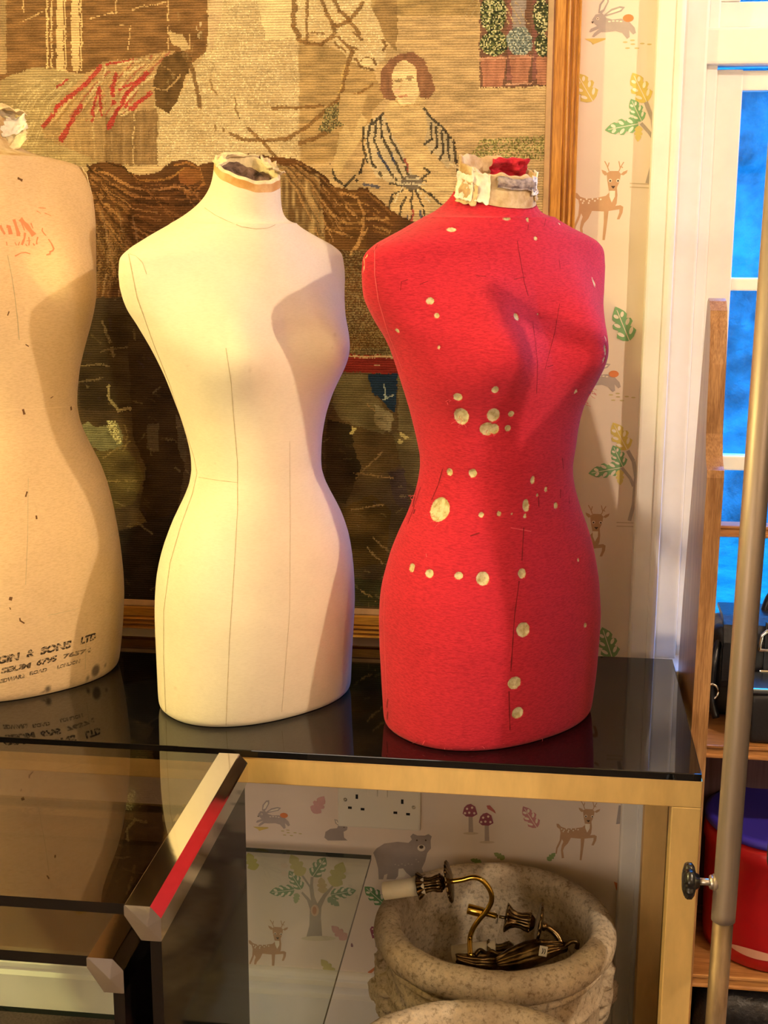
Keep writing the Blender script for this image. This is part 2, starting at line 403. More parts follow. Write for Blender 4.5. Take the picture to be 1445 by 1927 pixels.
lf8((215, 915), (430, 890), '7d9f78', .85); lf8((385, 725), (490, 885), '7d9f78', .95); lf8((400, 585), (500, 770), 'c9bf7c', 1.0, False); lf8((700, 610), (590, 775), '7d9f78', 1.)
lf8((850, 650), (765, 860), 'c9bf7c', 1., False); lf8((965, 895), (745, 935), '7d9f78', .8); lf8((440, 1010), (455, 920), 'a9b98c', 1., False); lf8((660, 780), (680, 920), 'cbb98c', 1.0, False); lf8((820, 1030), (720, 960), '8fa888', 1.0, False)
lf8((30, 570), (90, 720), 'c9bf5c', 1.1, False); lf8((750, 1200), (880, 1320), 'dba9a6', .9, False); lf8((660, 1490), (770, 1620), 'c9bf7c', .9, False); lf8((925, 1350), (930, 1385), '9c7a80', 1., False)
motif(cr8([(1082, 1230), (1098, 1205), (1130, 1212), (1170, 1275), (1168, 1290), (1105, 1310)]), '9c5566', 2); motif(cr8([(1125, 1290), (1150, 1290), (1150, 1385), (1130, 1385)]), 'b9a79c', 1)
for x, y in ((1105, 1228), (1120, 1250), (1140, 1255), (1115, 1275), (1145, 1280)): motif(cr8(ell(x, y, 7, 7, 8)), 'f0d9cc', 3)
wall_back = wb.build('wall_back', wmats, origin=(0, YW, 0)); tag(wall_back, kind='structure')
def plane(name, V, m): o = add(name, V, [(0, 1, 2, 3)], m, origin=V[0]); tag(o, kind='structure'); return o
plane('floor', [(RX0, RY0, 0), (RX1, RY0, 0), (RX1, YW+.2, 0), (RX0, YW+.2, 0)], M_floor)
plane('ceiling', [(RX0, RY0, RZ1), (RX0, YW+.2, RZ1), (RX1, YW+.2, RZ1), (RX1, RY0, RZ1)], M_ceil)
plane('wall_left', [(RX0, RY0, 0), (RX0, YW+.2, 0), (RX0, YW+.2, RZ1), (RX0, RY0, RZ1)], M_wallpaint)
plane('wall_right', [(RX1, YW+.2, 0), (RX1, RY0, 0), (RX1, RY0, RZ1), (RX1, YW+.2, RZ1)], M_wallpaint)
plane('wall_front', [(RX1, RY0, 0), (RX0, RY0, 0), (RX0, RY0, RZ1), (RX1, RY0, RZ1)], M_wallpaint)

# skirting: a moulded profile run along the wall
prof = [(0, 0), (.020, 0), (.020, .068), (.013, .074), (.013, .080), (.019, .084), (.019, .092), (.012, .097), (.012, .103), (.008, .109), (.004, .112), (0, .113)]
V, F = prism_vf(prof, lambda u, v, w: (RX0+w*(0.136-RX0), YW-u, v), 1.0)
o = add('baseboard_back', V, F, M_paint); tag(o, kind='structure')

# window casing, frame, sash and panes
def win_box(mb, x0, x1, y0, y1, z0, z1, bev=.003):
    V, F = box_vf(x0, x1, y0, y1, z0, z1, bev); mb.add(V, F)
mb = MB()
win_box(mb, .1365, .166, 2.121, 2.152, .0, 2.33, .004); win_box(mb, .163, .1775, 2.117, 2.153, .0, 2.33, .006)
win_box(mb, 1.27, 1.33, 2.121, 2.152, 0, 2.33, .004); win_box(mb, .1365, 1.33, 2.121, 2.152, 2.25, 2.33, .004)
tag(mb.build('trim_1', M_paint), kind='structure')
win = thing('window_1', ((WX0+WX1)/2, 2.2, WZ0), kind='structure')
mb = MB()
win_box(mb, WX0+.001, .214, 2.150, 2.225, WZ0, WZ1, .004)          # left stile of the frame
win_box(mb, .214, .232, 2.168, 2.225, WZ0, WZ1, .003)
win_box(mb, 1.24, WX1-.001, 2.150, 2.225, WZ0, WZ1, .004)
win_box(mb, WX0+.002, WX1-.002, 2.152, 2.225, 1.660, 1.712, .004)   # transom
win_box(mb, WX0+.002, WX1-.002, 2.150, 2.225, 2.19, WZ1-.001, .004)
mb.build('window_frame', M_paint, win)
mb = MB()
zs = [(1.326, 1.342), (1.040, 1.060)]
win_box(mb, .232, .272, 2.182, 2.212, .735, 1.655, .003)
win_box(mb, .700, .760, 2.182, 2.212, .735, 1.655, .003)
win_box(mb, 1.20, 1.24, 2.182, 2.212, .735, 1.655, .003)
win_box(mb, .232, 1.24, 2.1835, 2.2105, 1.624, 1.6535, .003)
win_box(mb, .233, 1.239, 2.1835, 2.2105, .7365, .775, .003)
for z0, z1 in zs: win_box(mb, .270, 1.22, 2.184, 2.210, z0-.002, z1+.002, .003)
win_box(mb, .215, 1.239, 2.1835, 2.2105, 1.7135, 1.752, .003); win_box(mb, .214, .262, 2.182, 2.212, 1.752, 2.19, .003)
mb.build('sash', M_paint, win)
mb = MB(); win_box(mb, .236, 1.235, 2.1955, 2.1985, .74, 1.65, 0); win_box(mb, .25, 1.235, 2.1955, 2.1985, 1.72, 2.19, 0)
mb.build('window_glass', M_pane, win)
mb = MB(); win_box(mb, .178, 1.30, 2.085, 2.36, .700, .728, .006)
mb.build('window_sill', M_paint, win)
mb = MB(); win_box(mb, .178, 1.27, 2.135, 2.152, .113, .70, .003)
tag(mb.build('trim_2', M_paint), kind='structure')

# garden beyond the panes: lawn and a rough hedge bank lit by the sky
M_lawn = mat('lawn_grass', '6f7c72', 0.95, var=0.35, scale=9, bmp=0.8, bscale=60, bdist=.02)
M_hedge = mat('hedge_foliage', '666f71', 0.9, var=0.55, scale=5.5, bmp=0.6, bscale=30, bdist=.03)
n = 60; V = []; F = []
for j in range(n):
    for i in range(n):
        x = -0.6+6.0*i/(n-1); y = 2.37+4.6*j/(n-1)
        V.append((x, y, -.12+.05*mnoise.noise((x*3, y*3, 0))+max(0, y-3.2)*.06))
F = [(j*n+i, j*n+i+1, (j+1)*n+i+1, (j+1)*n+i) for j in range(n-1) for i in range(n-1)]
o = add('ground_lawn', V, F, M_lawn, smooth=True, origin=(2.4, 3, -.12)); tag(o, kind='structure')
V = []; nx, nz = 150, 90
for j in range(nz):
    for i in range(nx):
        x = -1.4+7.5*i/(nx-1); z = -.2+3.6*j/(nz-1)
        d = .22*mnoise.noise((x*1.6, z*1.6, 3))+.10*mnoise.noise((x*5, z*5, 1))+.05*mnoise.noise((x*14, z*14, 2))
        V.append((x, 5.9+.35*(z/3.4)**2+d, z))
F = [(j*nx+i, j*nx+i+1, (j+1)*nx+i+1, (j+1)*nx+i) for j in range(nz-1) for i in range(nx-1)]
k = len(V); V += [(x, y+.9, z) for x, y, z in V]; F += [tuple(v+k for v in f[::-1]) for f in F]
o = add('hedge', V, F, M_hedge, smooth=True, origin=(2.3, 6, -.2))
tag(o, 'tall rough hedge across the lawn seen through the window panes', 'hedge', kind='stuff')
# ------------------------------------------------------------------ framed woolwork tapestry
TY = 2.134                       # plane of the stitched canvas
TX0, TX1, TZ0, TZ1 = -1.36, -0.022, 0.794, 1.90
ST = 0.0019
nx, nz = int((TX1-TX0)/ST), int((TZ1-TZ0)/ST)
xs = TX0+(np.arange(nx)+.5)*(TX1-TX0)/nx; zs = TZ0+(np.arange(nz)+.5)*(TZ1-TZ0)/nz
GX, GZ = np.meshgrid(xs, zs)
pq = project(np.stack([GX.ravel(), np.full(GX.size, TY), GZ.ravel()], 1))
QX = pq[:, 0].reshape(nz, nx); QY = pq[:, 1].reshape(nz, nx)
def smooth_noise(cells_x, cells_z, seed):
    r = np.random.default_rng(seed); g = r.random((cells_z+2, cells_x+2))
    u = np.linspace(0, cells_x, nx, endpoint=False); v = np.linspace(0, cells_z, nz, endpoint=False)
    iu = u.astype(int); iv = v.astype(int); fu = u-iu; fv = v-iv
    fu = fu*fu*(3-2*fu); fv = fv*fv*(3-2*fv)
    a = g[np.ix_(iv, iu)]; b_ = g[np.ix_(iv, iu+1)]; c = g[np.ix_(iv+1, iu)]; d = g[np.ix_(iv+1, iu+1)]
    return (a*(1-fu)+b_*fu)*(1-fv[:, None])+(c*(1-fu)+d*fu)*fv[:, None]
n_big = smooth_noise(12, 10, 1); n_mid = smooth_noise(45, 38, 2); n_fin = smooth_noise(150, 120, 3); n_hor = smooth_noise(70, 220, 4); n_ver = smooth_noise(260, 50, 5)
spk = RNG.random((nz, nx))
# woven outlines step from stitch to stitch
QXj = QX+(n_fin-.5)*3.5+(spk-.5)*1.8; QYj = QY+(smooth_noise(150, 120, 9)-.5)*3.5+(RNG.random((nz, nx))-.5)*1.8
CMIN, CMAX, RMIN, RMAX = QX.min(0), QX.max(0), QY.min(1), QY.max(1)
def window(x0, x1, y0, y1):
    c = np.where((CMAX > x0) & (CMIN < x1))[0]; r = np.where((RMAX > y0) & (RMIN < y1))[0]
    return (slice(r[0], r[-1]+1), slice(c[0], c[-1]+1)) if len(c) and len(r) else None
T = np.zeros((nz, nx, 3))
def C(h): return np.array(lin(h))
def inpoly(pts):
    x = QXj; y = QYj; ins = np.zeros(x.shape, bool); n = len(pts)
    for i in range(n):
        x0, y0 = pts[i]; x1, y1 = pts[(i+1) % n]
        if y0 == y1: continue
        c = ((y0 > y) != (y1 > y)) & (x < (x1-x0)*(y-y0)/(y1-y0)+x0); ins ^= c
    return ins
def pfill(pts, h, var=.12, nz_=None, h2=None):
    m = inpoly(pts)
    nn = n_mid if nz_ is None else nz_
    if h2: T[m] = C(h)*(1-nn[m][:, None])+C(h2)*nn[m][:, None]
    else: T[m] = C(h)*(1+var*2*(nn[m][:, None]-.5))
    return m
def pline(pts, w, h, dash=None, var=.15, al=.88):
    c = C(h)
    for (x0, y0), (x1, y1) in zip(pts[:-1], pts[1:]):
        sl = window(min(x0, x1)-w-6, max(x0, x1)+w+6, min(y0, y1)-w-6, max(y0, y1)+w+6)
        if sl is None: continue
        X, Y = QXj[sl], QYj[sl]; dx, dy = x1-x0, y1-y0; L2 = dx*dx+dy*dy+1e-9
        t = np.clip(((X-x0)*dx+(Y-y0)*dy)/L2, 0, 1)
        m = np.hypot(X-x0-t*dx, Y-y0-t*dy) < w/2
        if dash: m &= (n_fin[sl] > dash)
        Tv = T[sl]; Tv[m] = al*c*(1+var*2*(spk[sl][m][:, None]-.5))+(1-al)*Tv[m]
def fan(A, B, n, w, hs, al=.6, t0=0., t1=1.):
    # a run of folds between two curves with equally many points
    for k in range(n):
        t = t0+(t1-t0)*k/max(1, n-1); j = RNG.uniform(-2, 2)
        pline([(a[0]*(1-t)+b[0]*t+j, a[1]*(1-t)+b[1]*t+j) for a, b in zip(A, B)], w*RNG.uniform(.6, 1.2), hs[k % len(hs)], .28, .15, al)
def pell(cx, cy, rx, ry, h, var=.12):
    m = ((QXj-cx)/rx)**2+((QYj-cy)/ry)**2 < 1; T[m] = C(h)*(1+var*2*(n_fin[m][:, None]-.5)); return m
def speckle(m, hs, p):
    k = (n_fin+.5*(spk-.5)); 
    for i, h in enumerate(hs):
        q = m & (((k*7.3+i*.37) % 1.0) < p) if p > .16 else m & (((spk*3.1+i*.37) % 1.0) < p*1.6); T[q] = (C(h) if p > .16 else .45*C(h)+.55*T[q])*(1+.3*(spk[q][:, None]-.5))
# ground: pale wall, then dark lower meadow and figures
T[:] = C('b08d5c')*(1+.25*(n_hor[..., None]-.5)+.15*(n_big[..., None]-.5))
pfill([(-400, 480), (1100, 480), (1100, 1250), (-400, 1250)], '5d4629', h2='35261a')
low = QY > 470
# stable wall and columns
pfill([(-400, -200), (388, -200), (391, 80), (385, 100), (360, 118), (340, 108), (300, 112), (170, 140), (100, 130), (60, 132), (0, 152), (-400, 170)], '74502c', .22, n_hor)
pfill([(-400, -200), (12, -200), (12, 140), (-400, 150)], '8f6f47')
for x0, x1 in ((85, 89), (94, 97), (105, 118), (120, 123), (133, 148), (150, 153)):
    pfill([(x0, -200), (x1, -200), (x1+2, 134), (x0+2, 134)], 'c09a64')
for l in ([(43, -60), (43, 28)], [(43, 40), (82, 22)], [(168, 36), (220, 22)], [(248, 17), (312, 3)], [(218, -40), (218, 24)], [(316, -60), (316, 93)], [(244, 50), (242, 95)], [(358, 63), (358, 92)], [(226, 47), (233, 47)]):
    pline(l, 2.2, 'b8905c', .2)
# grey horse: quarters, neck and chest
HO, HO2 = 'c6a674', 'a5875a'
pfill([(-400, 175), (0, 152), (30, 138), (60, 128), (100, 128), (140, 142), (200, 135), (300, 130), (300, 310), (-400, 310)], 'aa8c5c', h2='8b6f45')
m = pfill([(390, 90), (394, -60), (558, -60), (556, 60), (563, 80), (563, 270), (565, 310), (295, 310), (300, 215), (340, 180), (372, 120)], HO, h2=HO2); speckle(m, ['d6b985', '97794c'], .12)
pfill([(470, -60), (556, -60), (556, 70), (500, 75)], 'cfae78', .1)
pfill([(392, -60), (430, -60), (415, 40), (395, 100)], 'ba976a', .12)
for l in ([(396, 150), (398, 168), (410, 180)], [(443, 186), (443, 205), (450, 222)], [(405, 236), (407, 244)], [(418, 242), (420, 248)]): pline(l, 3.5, '7a5a33')
# saddle cloth
pfill([(190, 118), (250, 110), (310, 97), (330, 95), (300, 150), (290, 200), (297, 305), (190, 305), (85, 262), (80, 235), (130, 170), (160, 140)], '99764a', .2, n_ver)
pfill([(200, 220), (245, 210), (296, 205), (296, 310), (196, 310)], '80603a', .2, n_ver)
for l in ([(255, 205), (250, 260), (252, 330)], [(175, 180), (176, 262)]): pline(l, 3, 'b3915f', .2)
fan([(80, 150), (40, 180), (0, 230)], [(150, 150), (100, 200), (70, 290)], 14, 3, ['b99b68', '84683f', 'c4a874'], .45)
fan([(10, 165), (60, 150), (120, 150)], [(0, 300), (60, 300), (120, 305)], 16, 2.5, ['bb9d6a', '8f7348'], .4)
fan([(200, 122), (150, 170), (95, 235)], [(320, 100), (270, 150), (235, 215)], 16, 4, ['c09c66', '80592f', 'b48a54', '8a3a2a'], .6)
fan([(90, 250), (88, 280), (90, 310)], [(190, 240), (192, 275), (195, 310)], 9, 3, ['84653d', 'ab8a5a'], .5)
fan([(200, 215), (200, 260), (198, 310)], [(292, 210), (290, 260), (292, 310)], 11, 3, ['6b4d2a', '94734a', '7c5c34'], .5)
for l, w in (([(188, 124), (160, 160), (110, 200), (82, 238)], 8), ([(152, 198), (130, 235), (116, 264)], 9), ([(186, 168), (176, 200), (173, 228)], 5), ([(188, 165), (191, 215)], 5), ([(218, 140), (212, 170), (213, 195)], 8),
             ([(276, 138), (240, 175), (222, 205), (204, 240)], 8), ([(262, 150), (225, 168)], 5), ([(282, 176), (262, 192), (246, 206)], 9), ([(245, 178), (236, 200)], 6), ([(128, 150), (108, 165)], 4), ([(250, 112), (200, 122)], 3)): pline(l, w, '962c26', .12)
for l in ([(200, 128), (190, 150), (170, 175)], [(235, 135), (228, 165)], [(292, 140), (262, 160), (238, 190)], [(222, 120), (280, 112)], [(270, 120), (240, 140)], [(240, 205), (222, 214), (228, 218), (246, 210)]): pline(l, 4, 'b89866', .15)
pfill([(308, 108), (345, 95), (362, 110), (350, 145), (334, 190), (316, 213), (294, 200), (288, 150)], '5c4122', .3, n_fin)
pline([(288, 165), (312, 172), (340, 142)], 3, 'a07c4c'); pline([(300, 120), (330, 140)], 2, '8a683c', .3)
pfill([(316, 58), (343, 65), (358, 92), (342, 96), (320, 78)], 'b59361', .12)
pline([(345, 98), (362, 130), (376, 200)], 8, '6a4a27')
for k in range(70):
    x, y = RNG.uniform(310, 555), RNG.uniform(20, 300)
    pline([(x, y), (x+RNG.uniform(-6, 6), y+RNG.uniform(6, 26))], RNG.uniform(2, 5), ['ddc08c', '9c8052', '8d7147'][k % 3], .4, .1, .35)
# head of the horse, bridle and reins
pfill([(562, 66), (640, 95), (700, 130), (722, 185), (700, 215), (690, 262), (640, 300), (566, 312), (563, 150)], '9c7a4a', .14, n_hor)
pfill([(668, -60), (905, -60), (905, 30), (760, 30), (700, 20)], '9a7a4a', .14, n_hor)
pfill([(716, -60), (745, -60), (748, 60), (745, 98), (722, 70), (700, 30)], '8b6b40', .14, n_hor)
m = pfill([(553, -60), (688, -60), (700, 20), (716, 50), (727, 80), (726, 105), (706, 131), (684, 133), (664, 116), (642, 97), (622, 76), (602, 71), (582, 64), (562, 76), (553, 50)], HO, h2='ab8a58'); speckle(m, ['dcc08c'], .15)
BR = '74512a'
for l, w in (([(557, -60), (552, 50), (562, 66)], 10), ([(577, -60), (577, 76)], 5), ([(560, 72), (578, 82), (605, 82), (628, 68)], 7), ([(600, -20), (612, 20), (628, 48), (630, 62)], 7), ([(617, -20), (638, 20), (655, 35), (675, 62)], 8), ([(683, 5), (658, 38), (634, 50)], 7),
             ([(636, 70), (665, 100)], 5), ([(628, 80), (650, 97)], 4), ([(664, 95), (654, 125), (644, 170), (632, 190), (610, 210), (572, 243), (540, 262), (500, 265), (455, 262), (434, 252)], 7), ([(512, 203), (560, 203), (608, 199)], 6),
             ([(700, 160), (672, 178), (638, 184)], 5), ([(565, 268), (590, 262), (620, 245)], 9), ([(468, 240), (495, 268), (528, 305)], 6), ([(585, 62), (608, 62)], 4)): pline(l, w, BR)
for l, w in (([(720, 74), (726, 86), (722, 94)], 5), ([(676, 118), (690, 108), (704, 112), (708, 122)], 4), ([(668, 110), (680, 126), (700, 131)], 5), ([(664, 60), (680, 74)], 4), ([(655, 85), (672, 92)], 4)): pline(l, w, '6d4c28')
pell(692, 117, 11, 8, 'cbab75'); pline([(648, 120), (645, 160), (628, 195)], 2, 'b08c4c', .3)
m = inpoly([(612, 205), (640, 190), (665, 205), (655, 230), (620, 250), (600, 245)]); speckle(m, ['6a5a36', '8c7a4a', '4f4428'], .3)
# the girl in the striped shawl
pfill([(640, 250), (655, 215), (672, 206), (690, 225), (680, 260), (655, 300), (640, 330), (624, 322)], 'b3925e')
pfill([(724, 205), (744, 182), (790, 178), (800, 200), (812, 230), (815, 290), (850, 330), (860, 400), (735, 400), (745, 320)], 'bb9862', .12, n_hor)
pfill([(714, 168), (718, 135), (732, 112), (752, 100), (776, 98), (798, 112), (812, 145), (819, 168), (806, 186), (790, 183), (785, 150), (740, 190), (722, 184)], '80573a', .22, n_ver)
pfill([(737, 140), (748, 118), (764, 112), (782, 128), (787, 150), (787, 176), (778, 200), (758, 196), (746, 186), (738, 165)], 'd1ad76', .08, n_hor)
for l, w, h in (([(742, 151), (755, 150)], 3, '6b4a2a'), ([(766, 146), (778, 147)], 3, '6b4a2a'), ([(765, 151), (773, 151)], 4, '5a4128'), ([(745, 154), (752, 154)], 4, '5a4128'), ([(756, 152), (752, 170)], 2, 'b08452'), ([(752, 181), (766, 181)], 4, 'a8543c')): pline(l, w, h, al=.7)
pell(748, 172, 6, 6, 'cf9a70'); pline([(744, 190), (758, 200), (790, 196)], 3, 'a8824e')
m = pfill([(684, 240), (705, 222), (722, 214), (732, 240), (755, 280), (778, 330), (770, 352), (735, 345), (705, 330), (690, 300)], 'b59a6e'); 
pfill([(795, 203), (812, 222), (836, 244), (852, 268), (858, 300), (846, 318), (815, 290), (798, 270), (806, 238)], 'b0956a')
NV = '2e261c'
for l in ([(700, 225), (690, 262), (702, 310), (720, 335)], [(708, 224), (704, 262), (722, 305), (745, 340)], [(716, 222), (718, 258), (740, 298), (760, 340)], [(728, 232), (736, 262), (756, 300), (770, 335)], [(684, 240), (682, 275), (692, 305)],
          [(797, 204), (812, 224), (838, 246), (854, 270), (858, 305)], [(812, 232), (812, 262), (800, 272)], [(822, 240), (822, 275), (812, 288)], [(832, 248), (834, 285), (828, 300)], [(843, 258), (846, 300)],
          [(622, 310), (630, 335), (650, 350), (668, 330)], [(686, 300), (670, 340), (680, 318)], [(735, 345), (765, 350), (800, 340)], [(770, 352), (738, 368), (730, 395)], [(772, 352), (755, 390), (752, 425)], [(774, 354), (775, 420)], [(780, 354), (795, 385), (800, 420)], [(784, 350), (812, 368), (830, 385)], [(790, 340), (808, 325), (800, 318)], [(700, 235), (722, 214)]): pline(l, 4.5, NV, .18)
for l in ([(712, 290), (732, 318)], [(738, 290), (742, 308)], [(685, 345), (712, 352)], [(735, 400), (738, 430)], [(765, 400), (764, 435)], [(790, 395), (796, 430)]): pline(l, 5, '3a3c48', .2)
pell(775, 343, 20, 14, '6b5a44'); pline([(762, 300), (768, 322)], 4, '7d2f28'); pline([(776, 395), (777, 425)], 4, '8d3a30')
for l in ([(765, 338), (790, 336)], [(758, 352), (742, 380)], [(785, 358), (808, 378)], [(748, 345), (800, 348)]): pline(l, 3, 'c4ae84', .2)
pfill([(640, 175), (690, 178), (680, 215), (660, 260), (655, 240), (635, 225)], 'a58453', .12)
pline([(858, 300), (862, 320), (866, 345)], 4, '3a2c20'); pline([(848, 308), (870, 320)], 5, 'bfa070')
m = inpoly([(905, 262), (1030, 255), (1030, 300), (880, 300)]); speckle(m, ['80733e', '6a5a30', '9a8a50'], .22)
# potted plants at the window
pfill([(903, -60), (1032, -60), (1030, 166), (903, 168)], '6b4a35', .2, n_ver)
for x in (955, 1003): pfill([(x, -60), (x+9, -60), (x+8, 150), (x-1, 150)], '7d4f40')
pfill([(962, -60), (990, -60), (988, 60), (964, 60)], '8f7d6c', .2, n_ver)
for k in range(5): pline([(905+k*12, -30), (905+k*12+40, 45)], 2, 'a98a5c'); pline([(955-k*12, -30), (945-k*12-30, 45)], 2, 'a98a5c')
for cx, cy, rx, ry, hs in ((928, 25, 24, 40, ['3c3c22', 'b9aa76', '6b6a3c', '2a2c1c']), (930, 82, 26, 24, ['3a3a22', 'b4a66f', '5f6036', '2a2c1c']), (978, 78, 24, 28, ['75786a', 'aaa488', '55594c']), (1018, 30, 16, 34, ['4a4a2a', 'b9aa76', '2f3020']), (1020, 85, 14, 22, ['4a4a2a', 'b9aa76', '2f3020'])):
    m = ((QXj-cx)/rx)**2+((QYj-cy)/ry)**2 < 1; T[m] = C(hs[0]); speckle(m, hs[1:], .32)
for P in ([(903, 108), (953, 106), (946, 163), (910, 165)], [(957, 104), (1001, 103), (992, 157), (964, 160)], [(1008, 106), (1034, 106), (1034, 160), (1012, 160)]): pfill(P, 'a0684a', .18, n_ver)
for l in ([(903, 112), (953, 109)], [(957, 108), (1001, 106)], [(952, 158), (1000, 156)]): pline(l, 4, 'b98562')
pline([(903, 168), (1034, 164)], 4, 'c4a26a')
# brown cloak and mane crossing the middle
BM = [(160, 330), (172, 308), (200, 303), (228, 308), (240, 320), (258, 330), (292, 326), (322, 304), (352, 300), (372, 312), (400, 305), (470, 290), (560, 300), (610, 330), (640, 362), (690, 352), (735, 395), (800, 430), (880, 400), (900, 470), (880, 640), (640, 660), (420, 640), (250, 620), (150, 600)]
pfill(BM, '66401f', h2='432a15')
for l, w, h in (([(180, 318), (210, 330), (245, 352), (290, 358), (330, 350), (372, 365)], 5, '9a6a3a'), ([(178, 328), (215, 350), (255, 372), (310, 372)], 4, '8a5c30'), ([(172, 345), (205, 372), (240, 400)], 5, '7d5229'), ([(240, 322), (262, 340), (296, 340), (330, 330), (345, 318)], 4, '94652f'),
                ([(330, 312), (352, 306), (376, 318), (384, 345), (360, 366), (330, 352)], 4, '8d5c2c'), ([(345, 360), (372, 395)], 3, '8a5a2d'), ([(355, 352), (385, 385)], 3, '8a5a2d'), ([(165, 312), (172, 322), (190, 318)], 4, '3a2410'), ([(200, 304), (235, 316), (250, 332)], 3, '3a2410'), ([(300, 385), (330, 420)], 4, '7d5229'), ([(220, 390), (238, 470)], 6, '6f4a26'), ([(205, 440), (215, 520)], 7, '7a5430')): pline(l, w, h, .1)
m = inpoly([(175, 420), (240, 420), (240, 520), (175, 560)]); speckle(m, ['87602f', '7d6038', '4c3218'], .12)
pell(358, 332, 22, 16, '7a4a22')
m = inpoly([(512, 305), (600, 330), (612, 440), (640, 470), (520, 470)]); T[m] = (C('6a4a28')*(1-n_ver[m][:, None])+C('b08c58')*n_ver[m][:, None]**2)
m = inpoly([(610, 350), (690, 360), (690, 470), (612, 470)]); T[m] = C('5d3c1c')*(1+.4*(n_mid[m][:, None]-.5))
for l in ([(640, 362), (672, 372), (684, 400), (682, 440), (660, 480)], [(690, 412), (730, 412)], [(620, 400), (650, 420)], [(615, 430), (660, 445)], [(690, 430), (670, 470)], [(650, 390), (672, 408)]): pline(l, 4.5, 'a27440', .1)
fan([(176, 320), (215, 346), (262, 372), (320, 372)], [(168, 360), (190, 410), (225, 460), (262, 500)], 13, 4, ['8d5f33', '3c2410', '7a4f28', '9c6d3c'], .65)
fan([(240, 325), (275, 350), (325, 345), (372, 352)], [(300, 380), (330, 420), (352, 440), (392, 420)], 10, 4, ['84572c', '3c2410', '6b431f'], .6)
fan([(175, 400), (190, 470), (180, 560)], [(250, 400), (262, 470), (245, 560)], 9, 4, ['7a5630', '3a2412', '8c6a42'], .5)
fan([(560, 305), (600, 330), (640, 366), (668, 400)], [(530, 320), (560, 360), (590, 420), (610, 470)], 12, 3.5, ['8a6236', '3f2812', 'a87c48'], .55)
fan([(640, 365), (690, 360), (735, 400)], [(640, 440), (690, 445), (735, 450)], 8, 4, ['8c5f2e', '43290f', 'a3763e'], .55)
# dark lower half: meadow, boots, lamb and red belt
m = inpoly([(640, 470), (760, 470), (760, 670), (650, 670)]); speckle(m, ['7a6238', '4a3a20', '8c7648'], .15)
pfill([(640, 666), (760, 670), (760, 704), (640, 700)], '6d2018', .15, n_hor); pline([(648, 670), (760, 672)], 4, 'a8865c'); pline([(690, 688), (750, 684)], 3, 'a8865c', .45)
pfill([(692, 704), (748, 702), (744, 776), (735, 772), (715, 750), (702, 742)], '1c2733', .15); pline([(722, 725), (726, 748)], 3, '8b8a78'); pline([(720, 752), (738, 746)], 3, '8b8a78')
for P, h, h2 in (([(636, 705), (692, 706), (702, 745), (715, 755), (742, 790), (720, 820), (640, 790), (625, 760)], '6b5938', '4a3b22'), ([(748, 704), (800, 704), (800, 820), (750, 810)], '75623e', '4a3b22'), ([(705, 760), (740, 780), (735, 815), (705, 800)], '8d7a55', '5c4a2c'),
                 ([(615, 790), (660, 800), (680, 880), (650, 950), (612, 930)], '2b2014', '463520'), ([(660, 800), (740, 820), (760, 870), (700, 900), (670, 860)], '5d4526', '3c2a16'), ([(740, 815), (790, 810), (790, 930), (760, 900)], '6d5934', '3a2b18'),
                 ([(640, 960), (700, 930), (735, 960), (725, 1060), (660, 1070)], '5e4322', '34240f'), ([(730, 890), (760, 880), (770, 960), (745, 950)], '2c1c1c', '3a2a22'), ([(640, 1085), (735, 1095), (735, 1140), (660, 1140)], '4d4426', '2b2314')):
    pfill(P, h, h2=h2)
for l in ([(670, 900), (720, 850)], [(665, 890), (740, 900)], [(700, 1010), (735, 1040)], [(690, 1030), (720, 1060)], [(680, 1110), (705, 1130)], [(660, 960), (720, 950)], [(690, 760), (705, 772)]): pline(l, 3, '7d5f38', .15)
for x, y in ((662, 815), (666, 808), (757, 818), (764, 822), (752, 830)): pell(x, y, 5, 4, 'b39a5c')
pfill([(140, 560), (250, 560), (330, 640), (340, 780), (150, 770)], '44331f', h2='2d2013')
for l, w, h in (([(192, 605), (205, 640), (215, 670)], 5, '6b5638'), ([(205, 725), (206, 750), (222, 772), (246, 768)], 6, '8a754c'), ([(250, 620), (262, 680), (255, 740)], 4, '584428'), ([(150, 690), (180, 685), (205, 690)], 3, '6b5638'), ([(148, 720), (195, 712)], 3, '5c4930'), ([(190, 660), (260, 650)], 3, '5c4930')): pline(l, w, h, .12)
m = pfill([(150, 800), (168, 795), (180, 806), (200, 800), (206, 792), (222, 795), (232, 820), (228, 848), (190, 850), (170, 838)], '6e6443', .25, n_fin)
m = inpoly([(200, 792), (218, 792), (224, 812), (230, 832), (220, 838), (208, 820), (203, 804)]); T[m] = C('a3925f'); speckle(m, ['d1bd80', '6b5c38'], .25)
m = pfill([(165, 850), (235, 845), (262, 870), (270, 900), (250, 950), (205, 960)], '63512c', h2='40301a')
for l in ([(196, 860), (245, 830)], [(200, 905), (260, 905)], [(235, 800), (240, 830), (232, 850)]): pline(l, 3, '7a6238', .12)
pfill([(240, 640), (330, 640), (350, 860), (335, 960), (300, 1020), (262, 960), (275, 880), (250, 820)], '2a1c10', h2='3b2a18')
for P in ([(275, 800), (300, 795), (298, 850), (275, 845)], [(330, 780), (352, 800), (350, 870), (338, 860)]): pfill(P, '4a3a26', .2)
pfill([(225, 1000), (345, 960), (345, 1140), (225, 1140)], '30231a', h2='221811'); pline([(262, 985), (285, 1005)], 4, '5d4a30')
